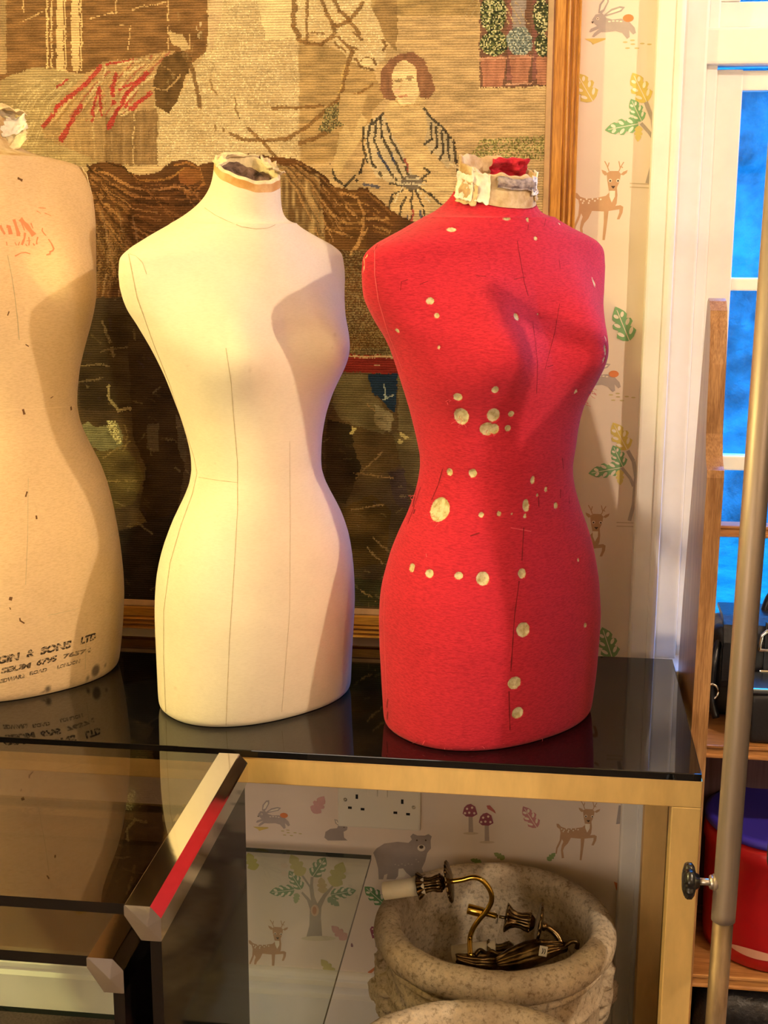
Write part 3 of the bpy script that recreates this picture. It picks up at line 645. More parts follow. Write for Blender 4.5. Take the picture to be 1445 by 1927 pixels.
for k in range(420):
    x, y = RNG.uniform(140, 800), RNG.uniform(470, 1135)
    if 660 < y < 780 and x > 640: continue
    a_ = RNG.normal(.3, .7); L_ = RNG.uniform(6, 22)
    pline([(x, y), (x+L_*cos(a_), y+L_*sin(a_))], RNG.uniform(2, 4.5), ['6f5834', '2c1f13', '4f3c22', '7d6742', '3a2a2a'][k % 5], .35, .15, .30)
T *= np.array([1.16, 1.36, 1.80])*(1+.35*np.clip((QY-420)/170, 0, 1)[..., None])
# worn wool: rows of stitches show as fine horizontal streaks
T *= (1+.30*(n_hor[..., None]-.5)+.22*(spk[..., None]-.5)+.14*(n_mid[..., None]-.5))
T = np.clip(T*0.95, 0.004, 0.9)
px_ = np.linspace(TX0, TX1, nx+1); pz_ = np.linspace(TZ0, TZ1, nz+1)
VX, VZ = np.meshgrid(px_, pz_)
vv = np.stack([VX.ravel(), np.full(VX.size, TY), VZ.ravel()], 1)
II, JJ = np.meshgrid(np.arange(nx), np.arange(nz)); a = (JJ*(nx+1)+II).ravel()
ff = np.stack([a, a+1, a+nx+2, a+nx+1], 1)
pic = thing('framed_tapestry', ((TX0+TX1)/2, 2.13, .748), 'large oak-framed woolwork tapestry of a grey horse and a girl on the papered wall', 'tapestry')
me = bpy.data.meshes.new('tapestry_canvas')
off = np.array(wloc(pic)); me.vertices.add(len(vv)); me.vertices.foreach_set('co', (vv-off).ravel())
me.loops.add(ff.size); me.loops.foreach_set('vertex_index', ff.ravel().astype(np.int32))
me.polygons.add(len(ff)); me.polygons.foreach_set('loop_start', np.arange(0, ff.size, 4, dtype=np.int32))
me.update(); me.validate()
ca = me.color_attributes.new('wool', 'FLOAT_COLOR', 'CORNER')
cc = np.concatenate([T.reshape(-1, 3), np.ones((nx*nz, 1))], 1); ca.data.foreach_set('color', np.repeat(cc, 4, axis=0).ravel().astype(np.float32))
M_wool, nt, b = newmat('stitched_wool')
at = nd(nt, 'ShaderNodeAttribute', attribute_name='wool')
tc = nd(nt, 'ShaderNodeTexCoord'); wv = nd(nt, 'ShaderNodeTexWave', wave_type='BANDS', bands_direction='Z', wave_profile='SIN')
wv.inputs['Scale'].default_value = 2*pi/.0038/20.0; wv.inputs['Distortion'].default_value = 1.2; wv.inputs['Detail'].default_value = 1; wv.inputs['Detail Scale'].default_value = 2
nt.links.new(tc.outputs['Object'], wv.inputs['Vector'])
r = ramp(nt, wv.outputs[0], [(0.0, (.46, .42, .38)), (.5, (1, 1, 1)), (1, (1.0, 1.0, 1.0))])
nt.links.new(mixc(nt, .8, at.outputs[0], r.outputs[0], 'MULTIPLY'), b.inputs['Base Color'])
b.inputs['Roughness'].default_value = .95; b.inputs['Specular IOR Level'].default_value = .1
bump(nt, b, wv.outputs[0], .35, .001)
me.materials.append(M_wool)
o = bpy.data.objects.new('tapestry_canvas', me); COL.objects.link(o); o.parent = pic
# oak frame: four mitred mouldings
M_oak = wood('golden_oak', 'a2641f', 'e6ac58', 'z', .38, 9, .25); M_oak_h = wood('golden_oak_rail', '9a5c1c', 'dba04c', 'x', .38, 9, .25)
M_oak_dark = mat('oak_inner_slip', 'a87e62', .45, var=.25, scale=20)
FX0, FX1, FZ0, FZ1 = -1.415, 0.026, 0.748, 1.955
fw = 0.050
fp = [(0, 0), (0, .024), (.002, .026), (.004, .022), (.006, .0215), (.008, .025), (.010, .0265), (.012, .022), (.014, .0215), (.016, .0255), (.018, .0265), (.0205, .021), (.022, .021), (.0235, .024), (.037, .024), (.0385, .020), (.040, .020), (.041, .0215), (.049, .017), (.050, .013), (.050, .004), (.050, 0)]
def rail(nm, P, Qd, Ninn, m):
    n = len(fp); V = []
    for e in (0, 1):
        for d, h in fp:
            base = P if e == 0 else Qd
            s = d if e == 0 else -d
            al = Vector(Qd)-Vector(P); al.normalize()
            p = Vector(base)+Vector(Ninn)*d+al*s; V.append((p.x, 2.1495-h, p.z))
    F = [(i, (i+1) % n, n+(i+1) % n, n+i) for i in range(n)]+[tuple(range(n))[::-1], tuple(range(n, 2*n))]
    mi = [1 if fp[i][0] >= .0385 and fp[(i+1) % n][0] > .039 else 0 for i in range(n)]+[0, 0]
    return add(nm, V, F, [m, M_oak_dark], pic, midx=mi)
rail('frame_rail', (FX1, 0, FZ0), (FX1, 0, FZ1), (-1, 0, 0), M_oak)
rail('frame_rail', (FX0, 0, FZ0), (FX1, 0, FZ0), (0, 0, 1), M_oak_h)
rail('frame_rail', (FX0, 0, FZ0), (FX0, 0, FZ1), (1, 0, 0), M_oak)
rail('frame_rail', (FX0, 0, FZ1), (FX1, 0, FZ1), (0, 0, -1), M_oak_h)
# ring tables of the three torsos: height, half width, half depth, set-back
FORM = {
 'white': (1.2633, [
  (0.750, 0.1475, 0.1063, 0.0052), (0.766, 0.1471, 0.1089, 0.0056), (0.782, 0.1467, 0.1115, 0.0055), (0.798, 0.1462, 0.1140, 0.0055), (0.814, 0.1459, 0.1164, 0.0052), (0.831, 0.1457, 0.1185, 0.0048),
  (0.847, 0.1457, 0.1202, 0.0043), (0.863, 0.1458, 0.1214, 0.0037), (0.879, 0.1460, 0.1221, 0.0031), (0.895, 0.1460, 0.1220, 0.0020), (0.911, 0.1455, 0.1211, 0.0015), (0.927, 0.1448, 0.1191, 0.0005),
  (0.943, 0.1439, 0.1162, -0.0004), (0.960, 0.1417, 0.1127, -0.0022), (0.976, 0.1388, 0.1087, -0.0037), (0.992, 0.1348, 0.1046, -0.0058), (1.008, 0.1290, 0.1005, -0.0069), (1.024, 0.1221, 0.0966, -0.0076),
  (1.040, 0.1128, 0.0932, -0.0083), (1.056, 0.1027, 0.0905, -0.0085), (1.072, 0.0938, 0.0887, -0.0078), (1.089, 0.0881, 0.0880, -0.0054), (1.105, 0.0873, 0.0885, -0.0047), (1.121, 0.0885, 0.0900, -0.0036),
  (1.137, 0.0909, 0.0921, -0.0012), (1.153, 0.0948, 0.0942, -0.0001), (1.169, 0.0995, 0.0960, 0.0012), (1.185, 0.1059, 0.0972, 0.0011), (1.201, 0.1124, 0.0982, 0.0013), (1.218, 0.1197, 0.0991, 0.0004),
  (1.234, 0.1269, 0.0996, 0.0014), (1.250, 0.1344, 0.0992, 0.0039), (1.266, 0.1419, 0.0976, 0.0074), (1.282, 0.1493, 0.0950, 0.0142), (1.298, 0.1559, 0.0915, 0.0230), (1.314, 0.1645, 0.0870, 0.0310),
  (1.330, 0.1703, 0.0813, 0.0345), (1.347, 0.1750, 0.0735, 0.0353), (1.363, 0.1771, 0.0648, 0.0352), (1.379, 0.1760, 0.0580, 0.0360), (1.384, 0.1746, 0.0566, 0.0359), (1.389, 0.1698, 0.0556, 0.0363),
  (1.393, 0.1638, 0.0547, 0.0356), (1.398, 0.1560, 0.0541, 0.0372), (1.403, 0.1450, 0.0537, 0.0394), (1.408, 0.1339, 0.0534, 0.0420), (1.413, 0.1228, 0.0532, 0.0445), (1.418, 0.1110, 0.0531, 0.0459),
  (1.423, 0.0992, 0.0530, 0.0464), (1.428, 0.0878, 0.0528, 0.0460), (1.433, 0.0793, 0.0526, 0.0417), (1.437, 0.0779, 0.0524, 0.0398), (1.442, 0.0780, 0.0520, 0.0395)]),
 'red': (1.2748, [
  (0.750, 0.1573, 0.1175, 0.0017), (0.766, 0.1578, 0.1188, 0.0015), (0.783, 0.1589, 0.1203, 0.0011), (0.799, 0.1600, 0.1217, 0.0007), (0.815, 0.1607, 0.1231, 0.0007), (0.832, 0.1613, 0.1242, 0.0009),
  (0.848, 0.1621, 0.1252, 0.0011), (0.864, 0.1628, 0.1258, 0.0012), (0.880, 0.1631, 0.1260, 0.0012), (0.897, 0.1638, 0.1257, 0.0011), (0.913, 0.1630, 0.1248, 0.0022), (0.929, 0.1622, 0.1231, 0.0028),
  (0.946, 0.1608, 0.1205, 0.0024), (0.962, 0.1578, 0.1172, 0.0024), (0.978, 0.1542, 0.1134, 0.0014), (0.995, 0.1498, 0.1094, 0.0011), (1.011, 0.1435, 0.1053, 0.0004), (1.027, 0.1364, 0.1012, -0.0002),
  (1.043, 0.1275, 0.0976, -0.0015), (1.060, 0.1199, 0.0944, -0.0019), (1.076, 0.1132, 0.0919, -0.0023), (1.092, 0.1087, 0.0904, -0.0026), (1.109, 0.1060, 0.0900, -0.0031), (1.125, 0.1073, 0.0907, -0.0048),
  (1.141, 0.1106, 0.0921, -0.0037), (1.158, 0.1139, 0.0939, -0.0020), (1.174, 0.1182, 0.0956, -0.0012), (1.190, 0.1236, 0.0969, -0.0011), (1.207, 0.1321, 0.0978, -0.0036), (1.223, 0.1402, 0.0989, -0.0055),
  (1.239, 0.1471, 0.0997, -0.0056), (1.255, 0.1530, 0.0997, -0.0044), (1.272, 0.1589, 0.0984, -0.0001), (1.288, 0.1669, 0.0956, 0.0033), (1.304, 0.1770, 0.0917, 0.0097), (1.321, 0.1855, 0.0868, 0.0165),
  (1.337, 0.1939, 0.0809, 0.0197), (1.353, 0.1984, 0.0730, 0.0194), (1.370, 0.2017, 0.0645, 0.0186), (1.386, 0.2017, 0.0580, 0.0188), (1.391, 0.2002, 0.0567, 0.0181), (1.396, 0.1970, 0.0558, 0.0186),
  (1.402, 0.1892, 0.0551, 0.0158), (1.407, 0.1808, 0.0547, 0.0133), (1.412, 0.1676, 0.0545, 0.0150), (1.417, 0.1542, 0.0544, 0.0168), (1.422, 0.1394, 0.0545, 0.0200), (1.428, 0.1241, 0.0547, 0.0232),
  (1.433, 0.1102, 0.0549, 0.0235), (1.438, 0.0969, 0.0550, 0.0228), (1.443, 0.0869, 0.0551, 0.0185), (1.449, 0.0846, 0.0551, 0.0167), (1.454, 0.0845, 0.0550, 0.0168)]),
 'linen': (1.3361, [
  (0.750, 0.1554, 0.1240, 0.0052), (0.769, 0.1578, 0.1260, 0.0051), (0.787, 0.1606, 0.1280, 0.0049), (0.806, 0.1627, 0.1301, 0.0046), (0.825, 0.1645, 0.1319, 0.0043), (0.844, 0.1657, 0.1334, 0.0039),
  (0.862, 0.1669, 0.1345, 0.0034), (0.881, 0.1668, 0.1350, 0.0028), (0.900, 0.1662, 0.1346, 0.0021), (0.919, 0.1646, 0.1332, 0.0013), (0.937, 0.1631, 0.1309, 0.0004), (0.956, 0.1610, 0.1280, -0.0005),
  (0.975, 0.1585, 0.1245, -0.0015), (0.994, 0.1557, 0.1206, -0.0024), (1.012, 0.1526, 0.1165, -0.0033), (1.031, 0.1487, 0.1123, -0.0041), (1.050, 0.1434, 0.1082, -0.0046), (1.069, 0.1371, 0.1044, -0.0050),
  (1.087, 0.1284, 0.1010, -0.0051), (1.106, 0.1194, 0.0982, -0.0050), (1.125, 0.1108, 0.0961, -0.0047), (1.144, 0.1054, 0.0950, -0.0041), (1.162, 0.1034, 0.0949, -0.0034), (1.181, 0.1050, 0.0959, -0.0025),
  (1.200, 0.1081, 0.0978, -0.0014), (1.219, 0.1121, 0.0999, -0.0003), (1.237, 0.1184, 0.1019, 0.0011), (1.256, 0.1256, 0.1033, 0.0027), (1.275, 0.1332, 0.1045, 0.0046), (1.294, 0.1397, 0.1056, 0.0068),
  (1.312, 0.1449, 0.1060, 0.0094), (1.331, 0.1491, 0.1054, 0.0123), (1.350, 0.1523, 0.1034, 0.0154), (1.369, 0.1559, 0.1005, 0.0187), (1.387, 0.1595, 0.0966, 0.0220), (1.406, 0.1630, 0.0915, 0.0252),
  (1.425, 0.1665, 0.0847, 0.0280), (1.444, 0.1684, 0.0758, 0.0306), (1.462, 0.1688, 0.0668, 0.0328), (1.481, 0.1661, 0.0600, 0.0347), (1.486, 0.1652, 0.0588, 0.0363), (1.491, 0.1635, 0.0578, 0.0377),
  (1.495, 0.1616, 0.0570, 0.0390), (1.500, 0.1596, 0.0563, 0.0400), (1.505, 0.1561, 0.0557, 0.0409), (1.510, 0.1507, 0.0552, 0.0416), (1.515, 0.1304, 0.0547, 0.0420), (1.519, 0.1033, 0.0543, 0.0421),
  (1.524, 0.0847, 0.0539, 0.0420), (1.529, 0.0723, 0.0535, 0.0416), (1.534, 0.0594, 0.0531, 0.0410), (1.538, 0.0573, 0.0526, 0.0403), (1.543, 0.0573, 0.0520, 0.0395)]),
}
# ------------------------------------------------------------------ dress forms
def form_ring(a, b, cy, z, zb, N, n=2.25, bumpk=.03, plate=(1.43, -.08, -.047)):
    t = np.linspace(0, 2*np.pi, N, endpoint=False); c, s = np.cos(t), np.sin(t)
    x = a*np.sign(c)*np.abs(c)**(2/n); y = b*np.sign(s)*np.abs(s)**(2/n)
    dz = z-zb; g = bumpk*math.exp(-(dz/(.085 if dz > 0 else .048))**2)
    y = y-g*np.clip(-s, 0, 1)**.6*np.exp(-((np.abs(x)-.085)/.05)**2)
    y = y+cy
    # the breast plate fills forward of the set-back shoulder line, up to the pit of the neck
    zn, yb_, yn = plate; k = np.clip((z-zb-.02)/(zn-zb-.02), 0, 1); yf = yb_+(yn-yb_)*k
    fill = max(0.0, (cy-b)-yf)*min(1.0, max(0.0, (z-zb)/.04)); y = y-fill*np.clip(-s*1.6, 0, 1)*np.exp(-(x/.082)**2)
    return np.stack([x, y, np.full(N, z)], 1)
def resample(P):     # even spacing along the ring keeps the skin smooth where it turns
    Q = np.vstack([P, P[:1]]); d = np.r_[0, np.cumsum(np.linalg.norm(np.diff(Q[:, :2], axis=0), axis=1))]
    u = np.linspace(0, d[-1], len(P), endpoint=False)
    return np.stack([np.interp(u, d, Q[:, k]) for k in range(3)], 1)
TABLE_Z = 0.7508
class Form:
    def __init__(s, key, c, yaw, zcut, rows=300, N=360):
        zb, tab = FORM[key]; tab = np.array(tab); tab = tab[tab[:, 0] <= zcut+1e-6]; s.c = c; s.yaw = yaw; s.N = N; s.rows = rows
        z0, z1 = TABLE_Z, tab[-1, 0]; zz = np.concatenate([np.linspace(z0, z1-.075, int(rows*.80), endpoint=False), np.linspace(z1-.075, z1, rows-int(rows*.80))])
        zu = np.linspace(z0-.06, z1+.06, 900); dz = zu[1]-zu[0]; kk = np.hanning(max(5, int(.045/dz))); kk /= kk.sum()
        def wide(k): v = np.interp(zu, tab[:, 0], tab[:, k]); return np.interp(zz, zu, np.convolve(np.pad(v, len(kk)//2, mode='edge'), kk, 'same')[len(kk)//2:len(kk)//2+900])
        a = np.interp(zz, tab[:, 0], tab[:, 1]); b, cy = wide(2), wide(3)
        ker = np.array([1, 2, 3, 2, 1.])/9
        def sm(v): p = np.pad(v, 2, mode='edge'); return np.convolve(p, ker, 'valid')
        a, b, cy = sm(a), sm(b), sm(cy)
        R = []
        for k in range(rows):
            ins = .005*math.exp(-((zz[k]-z0)/.004)) if zz[k] < z0+.02 else 0
            R.append(resample(form_ring(a[k]-ins, b[k]-ins, cy[k], zz[k], zb, N*2, plate=(z1, -.082, -.047)))[::2])
        s.L = np.array(R); s.top = (a[-1], b[-1], cy[-1], z1)
        s.loc = (c[0], c[1], TABLE_Z)
    def world(s, P):
        P = np.asarray(P, float).reshape(-1, 3); ct, st = math.cos(s.yaw), math.sin(s.yaw)
        return np.stack([s.c[0]+P[:, 0]*ct-P[:, 1]*st, s.c[1]+P[:, 0]*st+P[:, 1]*ct, P[:, 2]], 1)
    def skin(s):
        V = s.world(s.L); N, r = s.N, s.rows
        F = [(i*N+k, i*N+(k+1) % N, (i+1)*N+(k+1) % N, (i+1)*N+k) for i in range(r-1) for k in range(N)]
        return V, F
    def neck(s, a1, b1, y1, z1, tilt, rows=40, thick=.006, ragged=None, wob=0.0, tq=.45):
        B = s.L[-1][::3]; N = len(B); z0 = B[0, 2]; out = []; c0 = B.mean(0)
        ph = np.linspace(0, 2*np.pi, N, endpoint=False)
        for i in range(rows):
            t = i/(rows-1); w = (1-math.exp(-t/tq*2.0))/(1-math.exp(-2.0/tq))
            x = a1*np.cos(ph); y = b1*np.sin(ph); z = z0+(z1-z0)*t; tl = tilt*w
            if wob:
                for k in range(N):
                    q = 1+wob*t**.5*mnoise.noise((cos(ph[k])*2.2, sin(ph[k])*2.2, z*22))+wob*.5*mnoise.noise((cos(ph[k])*6, sin(ph[k])*6, z*70)); x[k] *= q; y[k] *= q
            zt = z+y*math.sin(tl)
            if ragged is not None and t > .55: zt = zt+ragged(ph)*(t-.55)/.45
            cyt = c0[1]*(1-t)**2*.4+y1*(1-(1-t)**2*.4)
            E_ = np.stack([x, cyt+y*math.cos(tl), zt], 1); M_ = np.stack([B[:, 0]*(1-w)+E_[:, 0]*w, B[:, 1]*(1-w)+E_[:, 1]*w, E_[:, 2]], 1); out.append(M_)
        return out
def bvh_of(V, F): return BVHTree.FromPolygons([tuple(v) for v in V], F)
def hit(bv, x, y):
    h = bv.ray_cast(Vector(EYE), Vector(ray(x, y)))
    return h[0], h[1]
def ribbon_px(bv, pts, w, off=.0003, step=5):
    """a thread or ink line laid on the surface along picture points"""
    P = []
    for (x0, y0), (x1, y1) in zip(pts[:-1], pts[1:]):
        n = max(1, int(math.hypot(x1-x0, y1-y0)/step))
        P += [(x0+(x1-x0)*k/n, y0+(y1-y0)*k/n) for k in range(n)]
    P.append(pts[-1]); H = []
    for x, y in P:
        p, nn = hit(bv, x, y)
        if p is not None: H.append((p+nn*off, nn))
    V, F = [], []
    for i, (p, nn) in enumerate(H):
        t = (H[min(i+1, len(H)-1)][0]-H[max(i-1, 0)][0])
        if t.length < 1e-7: t = Vector((1, 0, 0))
        sd = t.normalized().cross(nn).normalized(); ww = w*(.7+.6*random.random())
        V += [p+sd*ww/2, p-sd*ww/2]
    F = [(2*i, 2*i+1, 2*i+3, 2*i+2) for i in range(len(H)-1)]
    return V, F

def cloth_mat(name, base, dark, weave=1400, holes=None, rough=.9, stain=None, hstr=.5):
    m, nt, b = newmat(name)
    n1 = noise_node(nt, 9, 5, .6); n2 = noise_node(nt, 150, 3, .6, (1, 1, 5)); n3 = noise_node(nt, 520, 2, .5, (1, 1, 3))
    col = ramp(nt, n1.outputs[0], [(.3, tuple(v*.90 for v in lin(base))), (.62, lin(base))]).outputs[0]
    r2 = ramp(nt, n2.outputs[0], [(.36, tuple(d/max(v, .001) for d, v in zip(lin(dark), lin(base)))), (.58, (1, 1, 1))])
    col = mixc(nt, hstr, col, r2.outputs[0], 'MULTIPLY')
    if stain:
        at = nd(nt, 'ShaderNodeAttribute', attribute_name='stain'); col = mixc(nt, at.outputs['Fac'], col, lin(stain))
    if holes:
        at = nd(nt, 'ShaderNodeAttribute', attribute_name='hole'); nz_ = noise_node(nt, 330, 3, .6)
        ad = nd(nt, 'ShaderNodeMath', operation='MULTIPLY_ADD'); nt.links.new(nz_.outputs[0], ad.inputs[0]); ad.inputs[1].default_value = .0022
        sb = nd(nt, 'ShaderNodeMath', operation='SUBTRACT'); nt.links.new(at.outputs['Fac'], sb.inputs[0]); sb.inputs[1].default_value = .0011
        nt.links.new(sb.outputs[0], ad.inputs[2])
        n4 = noise_node(nt, 120, 4, .65); under = ramp(nt, n4.outputs[0], [(.3, lin(holes[0])), (.6, lin(holes[1]))])
        mr = nd(nt, 'ShaderNodeMapRange'); nt.links.new(ad.outputs[0], mr.inputs[0]); mr.inputs[1].default_value = -.0006; mr.inputs[2].default_value = .0003; mr.inputs[3].default_value = 1; mr.inputs[4].default_value = 0
        col = mixc(nt, mr.outputs[0], col, under.outputs[0])
    nt.links.new(col, b.inputs['Base Color']); b.inputs['Roughness'].default_value = rough; b.inputs['Specular IOR Level'].default_value = .2
    b.inputs['Sheen Weight'].default_value = .08
    bump(nt, b, n3.outputs[0], .22, .0008)
    return m

M_white_cloth = cloth_mat('cream_calico', 'eee2c4', 'd9cba6', hstr=.25, stain='b9a277')
M_linen = cloth_mat('aged_linen', 'e6c799', 'cba878', hstr=.45, stain='4a3a30')
M_red_cloth = cloth_mat('red_jersey', 'c4293b', '8f1424', hstr=.55, holes=('a8925c', 'd9cfa6'))
M_thread = mat('grey_seam_thread', 'bba980', .9); M_thread_red = mat('dark_red_tear', '7d101c', .95); M_thread_lt = mat('pale_red_thread', 'd9505a', .9)
M_glue = mat('brown_glued_paper', 'dcb577', .75, scale=40, bmp=.35, c2='bb8a45')
M_torn = mat('torn_cream_paper', 'e9d6a8', .85, var=.25, scale=70, bmp=.4)
M_wad = mat('dark_crumpled_wadding', '8d7264', .95, c2='2c1a10', scale=55, bmp=.6)
M_mache = mat('papier_mache', 'dcc7a0', .85, c2='a88554', scale=38, bmp=.5, bscale=90)
M_oldpaper = mat('old_white_paper', 'efe6d6', .8, var=.22, scale=50, bmp=.4)
M_greypaper = mat('grey_printed_paper', 'b9a9a0', .8, c2='6f6468', scale=120, bmp=.3)
M_ink = None

def ring_mesh(fm, rings, closed_top=False):
    V = np.vstack([fm.world(r) for r in rings]); N = len(rings[0]); n = len(rings)
    F = [(i*N+k, i*N+(k+1) % N, (i+1)*N+(k+1) % N, (i+1)*N+k) for i in range(n-1) for k in range(N)]
    return V, F
def spots_attr(V, spots, bv, pxm):
    """spots: (x, y, rx, ry) in picture pixels -> signed distance to the nearest spot edge, in metres"""
    d = np.full(len(V), .05)
    for x, y, rx, ry in spots:
        p, nn = hit(bv, x, y)
        if p is None: continue
        q = V-np.array(p); h = np.hypot(q[:, 0], q[:, 1]); v = q[:, 2]; a, b_ = max(rx, 1.6)/pxm, max(ry, 1.6)/pxm
        dd = (np.sqrt((h/a)**2+(v/b_)**2)-1)*min(a, b_); dd[np.linalg.norm(q, axis=1) > .12] = .05
        d = np.minimum(d, dd)
    return d
def set_attr(o, name, vals):
    n = len(o.data.vertices); v = np.full(n, .05 if name == 'hole' else 0.0, np.float32); v[:len(vals)] = vals
    a = o.data.attributes.new(name, 'FLOAT', 'POINT'); a.data.foreach_set('value', v)
def push_in(V, d, depth, fm):
    c = np.array([fm.c[0], fm.c[1]]); k = np.clip(-d/.0012, 0, 1)*depth
    dirx = V[:, :2]-c; L = np.linalg.norm(dirx, axis=1)[:, None]+1e-9; W_ = V.copy(); W_[:, :2] -= dirx/L*k[:, None]; return W_

def crumple(name, fm, parent, m, centre, ax_u, ax_v, su, sv, bend, amp, seed, nu=18, nv=14, thick=.0012):
    """a torn, crumpled scrap of paper or cloth with real thickness (local form coordinates)"""
    U_, V_ = Vector(ax_u).normalized(), Vector(ax_v).normalized(); Nn = U_.cross(V_).normalized(); P = []
    for j in range(nv):
        for i in range(nu):
            u = (i/(nu-1)-.5)*2; v = (j/(nv-1)-.5)*2
            e = 1+.16*mnoise.noise((u*3+seed, v*3, seed)) if max(abs(u), abs(v)) > .8 else 1
            p = Vector(centre)+U_*(u*su*e)+V_*(v*sv*e)+Nn*(bend*(u*u)+amp*mnoise.noise((u*1.8+seed*3, v*1.8, seed*1.7))+amp*.5*mnoise.noise((u*5, v*5, seed)))
            P.append(p)
    n = len(P); P2_ = [p-Nn*thick for p in P]
    F = [(j*nu+i, j*nu+i+1, (j+1)*nu+i+1, (j+1)*nu+i) for j in range(nv-1) for i in range(nu-1)]
    F2 = [tuple(k+n for k in f[::-1]) for f in F]
    edge = [i for i in range(nu)]+[j*nu+nu-1 for j in range(1, nv)]+[(nv-1)*nu+i for i in range(nu-2, -1, -1)]+[j*nu for j in range(nv-2, 0, -1)]
    F3 = [(edge[k], edge[k]+n, edge[(k+1) % len(edge)]+n, edge[(k+1) % len(edge)]) for k in range(len(edge))]
    return add(name, fm.world(np.array([tuple(p) for p in P+P2_])), F+F2+F3, m, parent, True)

def make_body(fm, parent, mats, seams, holes=None, depth=.0, stains=None, pxm=1350, extra=None):
    V, F = fm.skin(); bv = bvh_of(V, F); bs = bv
    if extra: bs = bvh_of(np.vstack([V, extra[0]]), F+[tuple(i+len(V) for i in f) for f in extra[1]])
    mb = MB(); N, r = fm.N, fm.rows
    d = None
    if holes:
        d = spots_attr(V, holes, bv, pxm); V = push_in(V, d, depth, fm)
    mb.add(V, F, 0)
    for q in (0, r-1): mb.add(V[q*N:(q+1)*N]*1.0, [tuple(range(N))], 0)
    for pts, w, mi in seams:
        v, f = ribbon_px(bs, pts, w)
        if f: mb.add(v, f, mi)
    o = mb.build('body', mats, parent, True)
    if d is not None: set_attr(o, 'hole', d)
    if stains is not None:
        sd = spots_attr(V, [q[:4] for q in stains], bv, pxm); set_attr(o, 'stain', np.clip(-sd/.004, 0, 1)*stains[0][4])
    return o, bv

# --- cream calico form
fw_ = Form('white', (-.413, 1.827), radians(46), 1.428)
white = thing('dress_form', fw_.loc, 'cream calico dress form with a brown torn neck rim, standing on the black glass table', 'dress form')
sw = .0009
WS = [([(242, 478), (258, 560), (290, 650), (318, 720), (345, 800), (365, 860), (371, 890), (362, 930), (340, 990), (320, 1060), (308, 1150), (308, 1240), (312, 1340)], sw*1.5, 1),
      ([(425, 655), (435, 720), (440, 790), (447, 870), (447, 905), (447, 960), (440, 1080), (432, 1200), (425, 1370)], sw*.8, 1), ([(374, 898), (410, 904), (447, 908)], sw*.8, 1),
      ([(244, 478), (256, 482), (268, 494), (276, 516)], sw*.7, 1), ([(385, 391), (405, 405), (430, 417), (455, 427), (482, 431), (505, 429), (518, 423)], sw*.9, 1), ([(545, 830), (546, 1000), (545, 1150), (530, 1340)], sw*.5, 1)]
wstain = [(498, 1180, 3, 2, .5), (352, 688, 7, 2.5, .5), (405, 872, 4, 3, .5), (340, 1064, 5, 2, .5), (378, 1228, 5, 2, .4), (648, 1249, 4, 5, .4), (630, 630, 5, 5, .35), (470, 697, 4, 8, .3), (438, 411, 3, 4, .5), (304, 1330, 5, 3, .5), (553, 722, 3, 3, .3), (330, 1295, 9, 4, .3), (625, 655, 4, 5, .25)]
rg = lambda ph: .0007*np.sin(ph*5+1)+.0006*np.sin(ph*11)
nr = fw_.neck(.0455, .0455, .004, 1.500, radians(27), ragged=rg)
wbody, wbv = make_body(fw_, white, [M_white_cloth, M_thread], WS, stains=wstain, extra=ring_mesh(fw_, nr))
set_attr(wbody, 'hole', [])
V, F = ring_mesh(fw_, nr[:34]); add('neck', V, F, M_white_cloth, white, True)
V, F = ring_mesh(fw_, nr[33:]); Nn = 120; MBk = MB(); MBk.add(V, F)
# rolled rim: outer band, lip and the inner wall going down into the neck
top = nr[-1]; cen = top.mean(0); lip = [nr[-1]]
for k, (s_, dz) in enumerate(((.975, .0025), (.93, .0032), (.88, .002), (.83, -.003), (.80, -.012), (.79, -.03))): q = cen+(top-cen)*s_; q = q+np.array([0, 0, dz]); lip.append(q)
V, F = ring_mesh(fw_, lip); MBk.add(V, F, 1); MBk.build('neck_rim', [M_glue, M_torn], white, True)
q = cen+(top-cen)*.80; V = []; F = []; base = fw_.world(np.array([cen+np.array([0, 0, -.016])]))[0]; MBk = MB()
rr_ = 22; V = []
for j in range(rr_):
    for k in range(60):
        a_ = 2*pi*k/60; s_ = .81*(j/(rr_-1)); idx = int(k*2) % 120
        p = cen+(top[idx]-cen)*s_; p = p+np.array([0, 0, -.010+.009*mnoise.noise((p[0]*90, p[1]*90, 4))]); V.append(p)
V = fw_.world(np.array(V)); F = [(j*60+k, j*60+(k+1) % 60, (j+1)*60+(k+1) % 60, (j+1)*60+k) for j in range(rr_-1) for k in range(60)]
add('neck_stuffing', V, F, M_wad, white, True)
crumple('torn_paper', fw_, white, M_torn, (.006, .040, 1.513), (1, 0, .05), (0, -.75, .45), .030, .011, .004, .005, 3)
crumple('torn_paper', fw_, white, M_torn, (.036, .000, 1.503), (.25, 1, .5), (-.75, .1, .3), .020, .012, .004, .006, 5)
crumple('torn_paper', fw_, white, M_torn, (-.036, .016, 1.510), (.3, 1, .4), (.8, -.1, .4), .012, .009, .002, .004, 8)

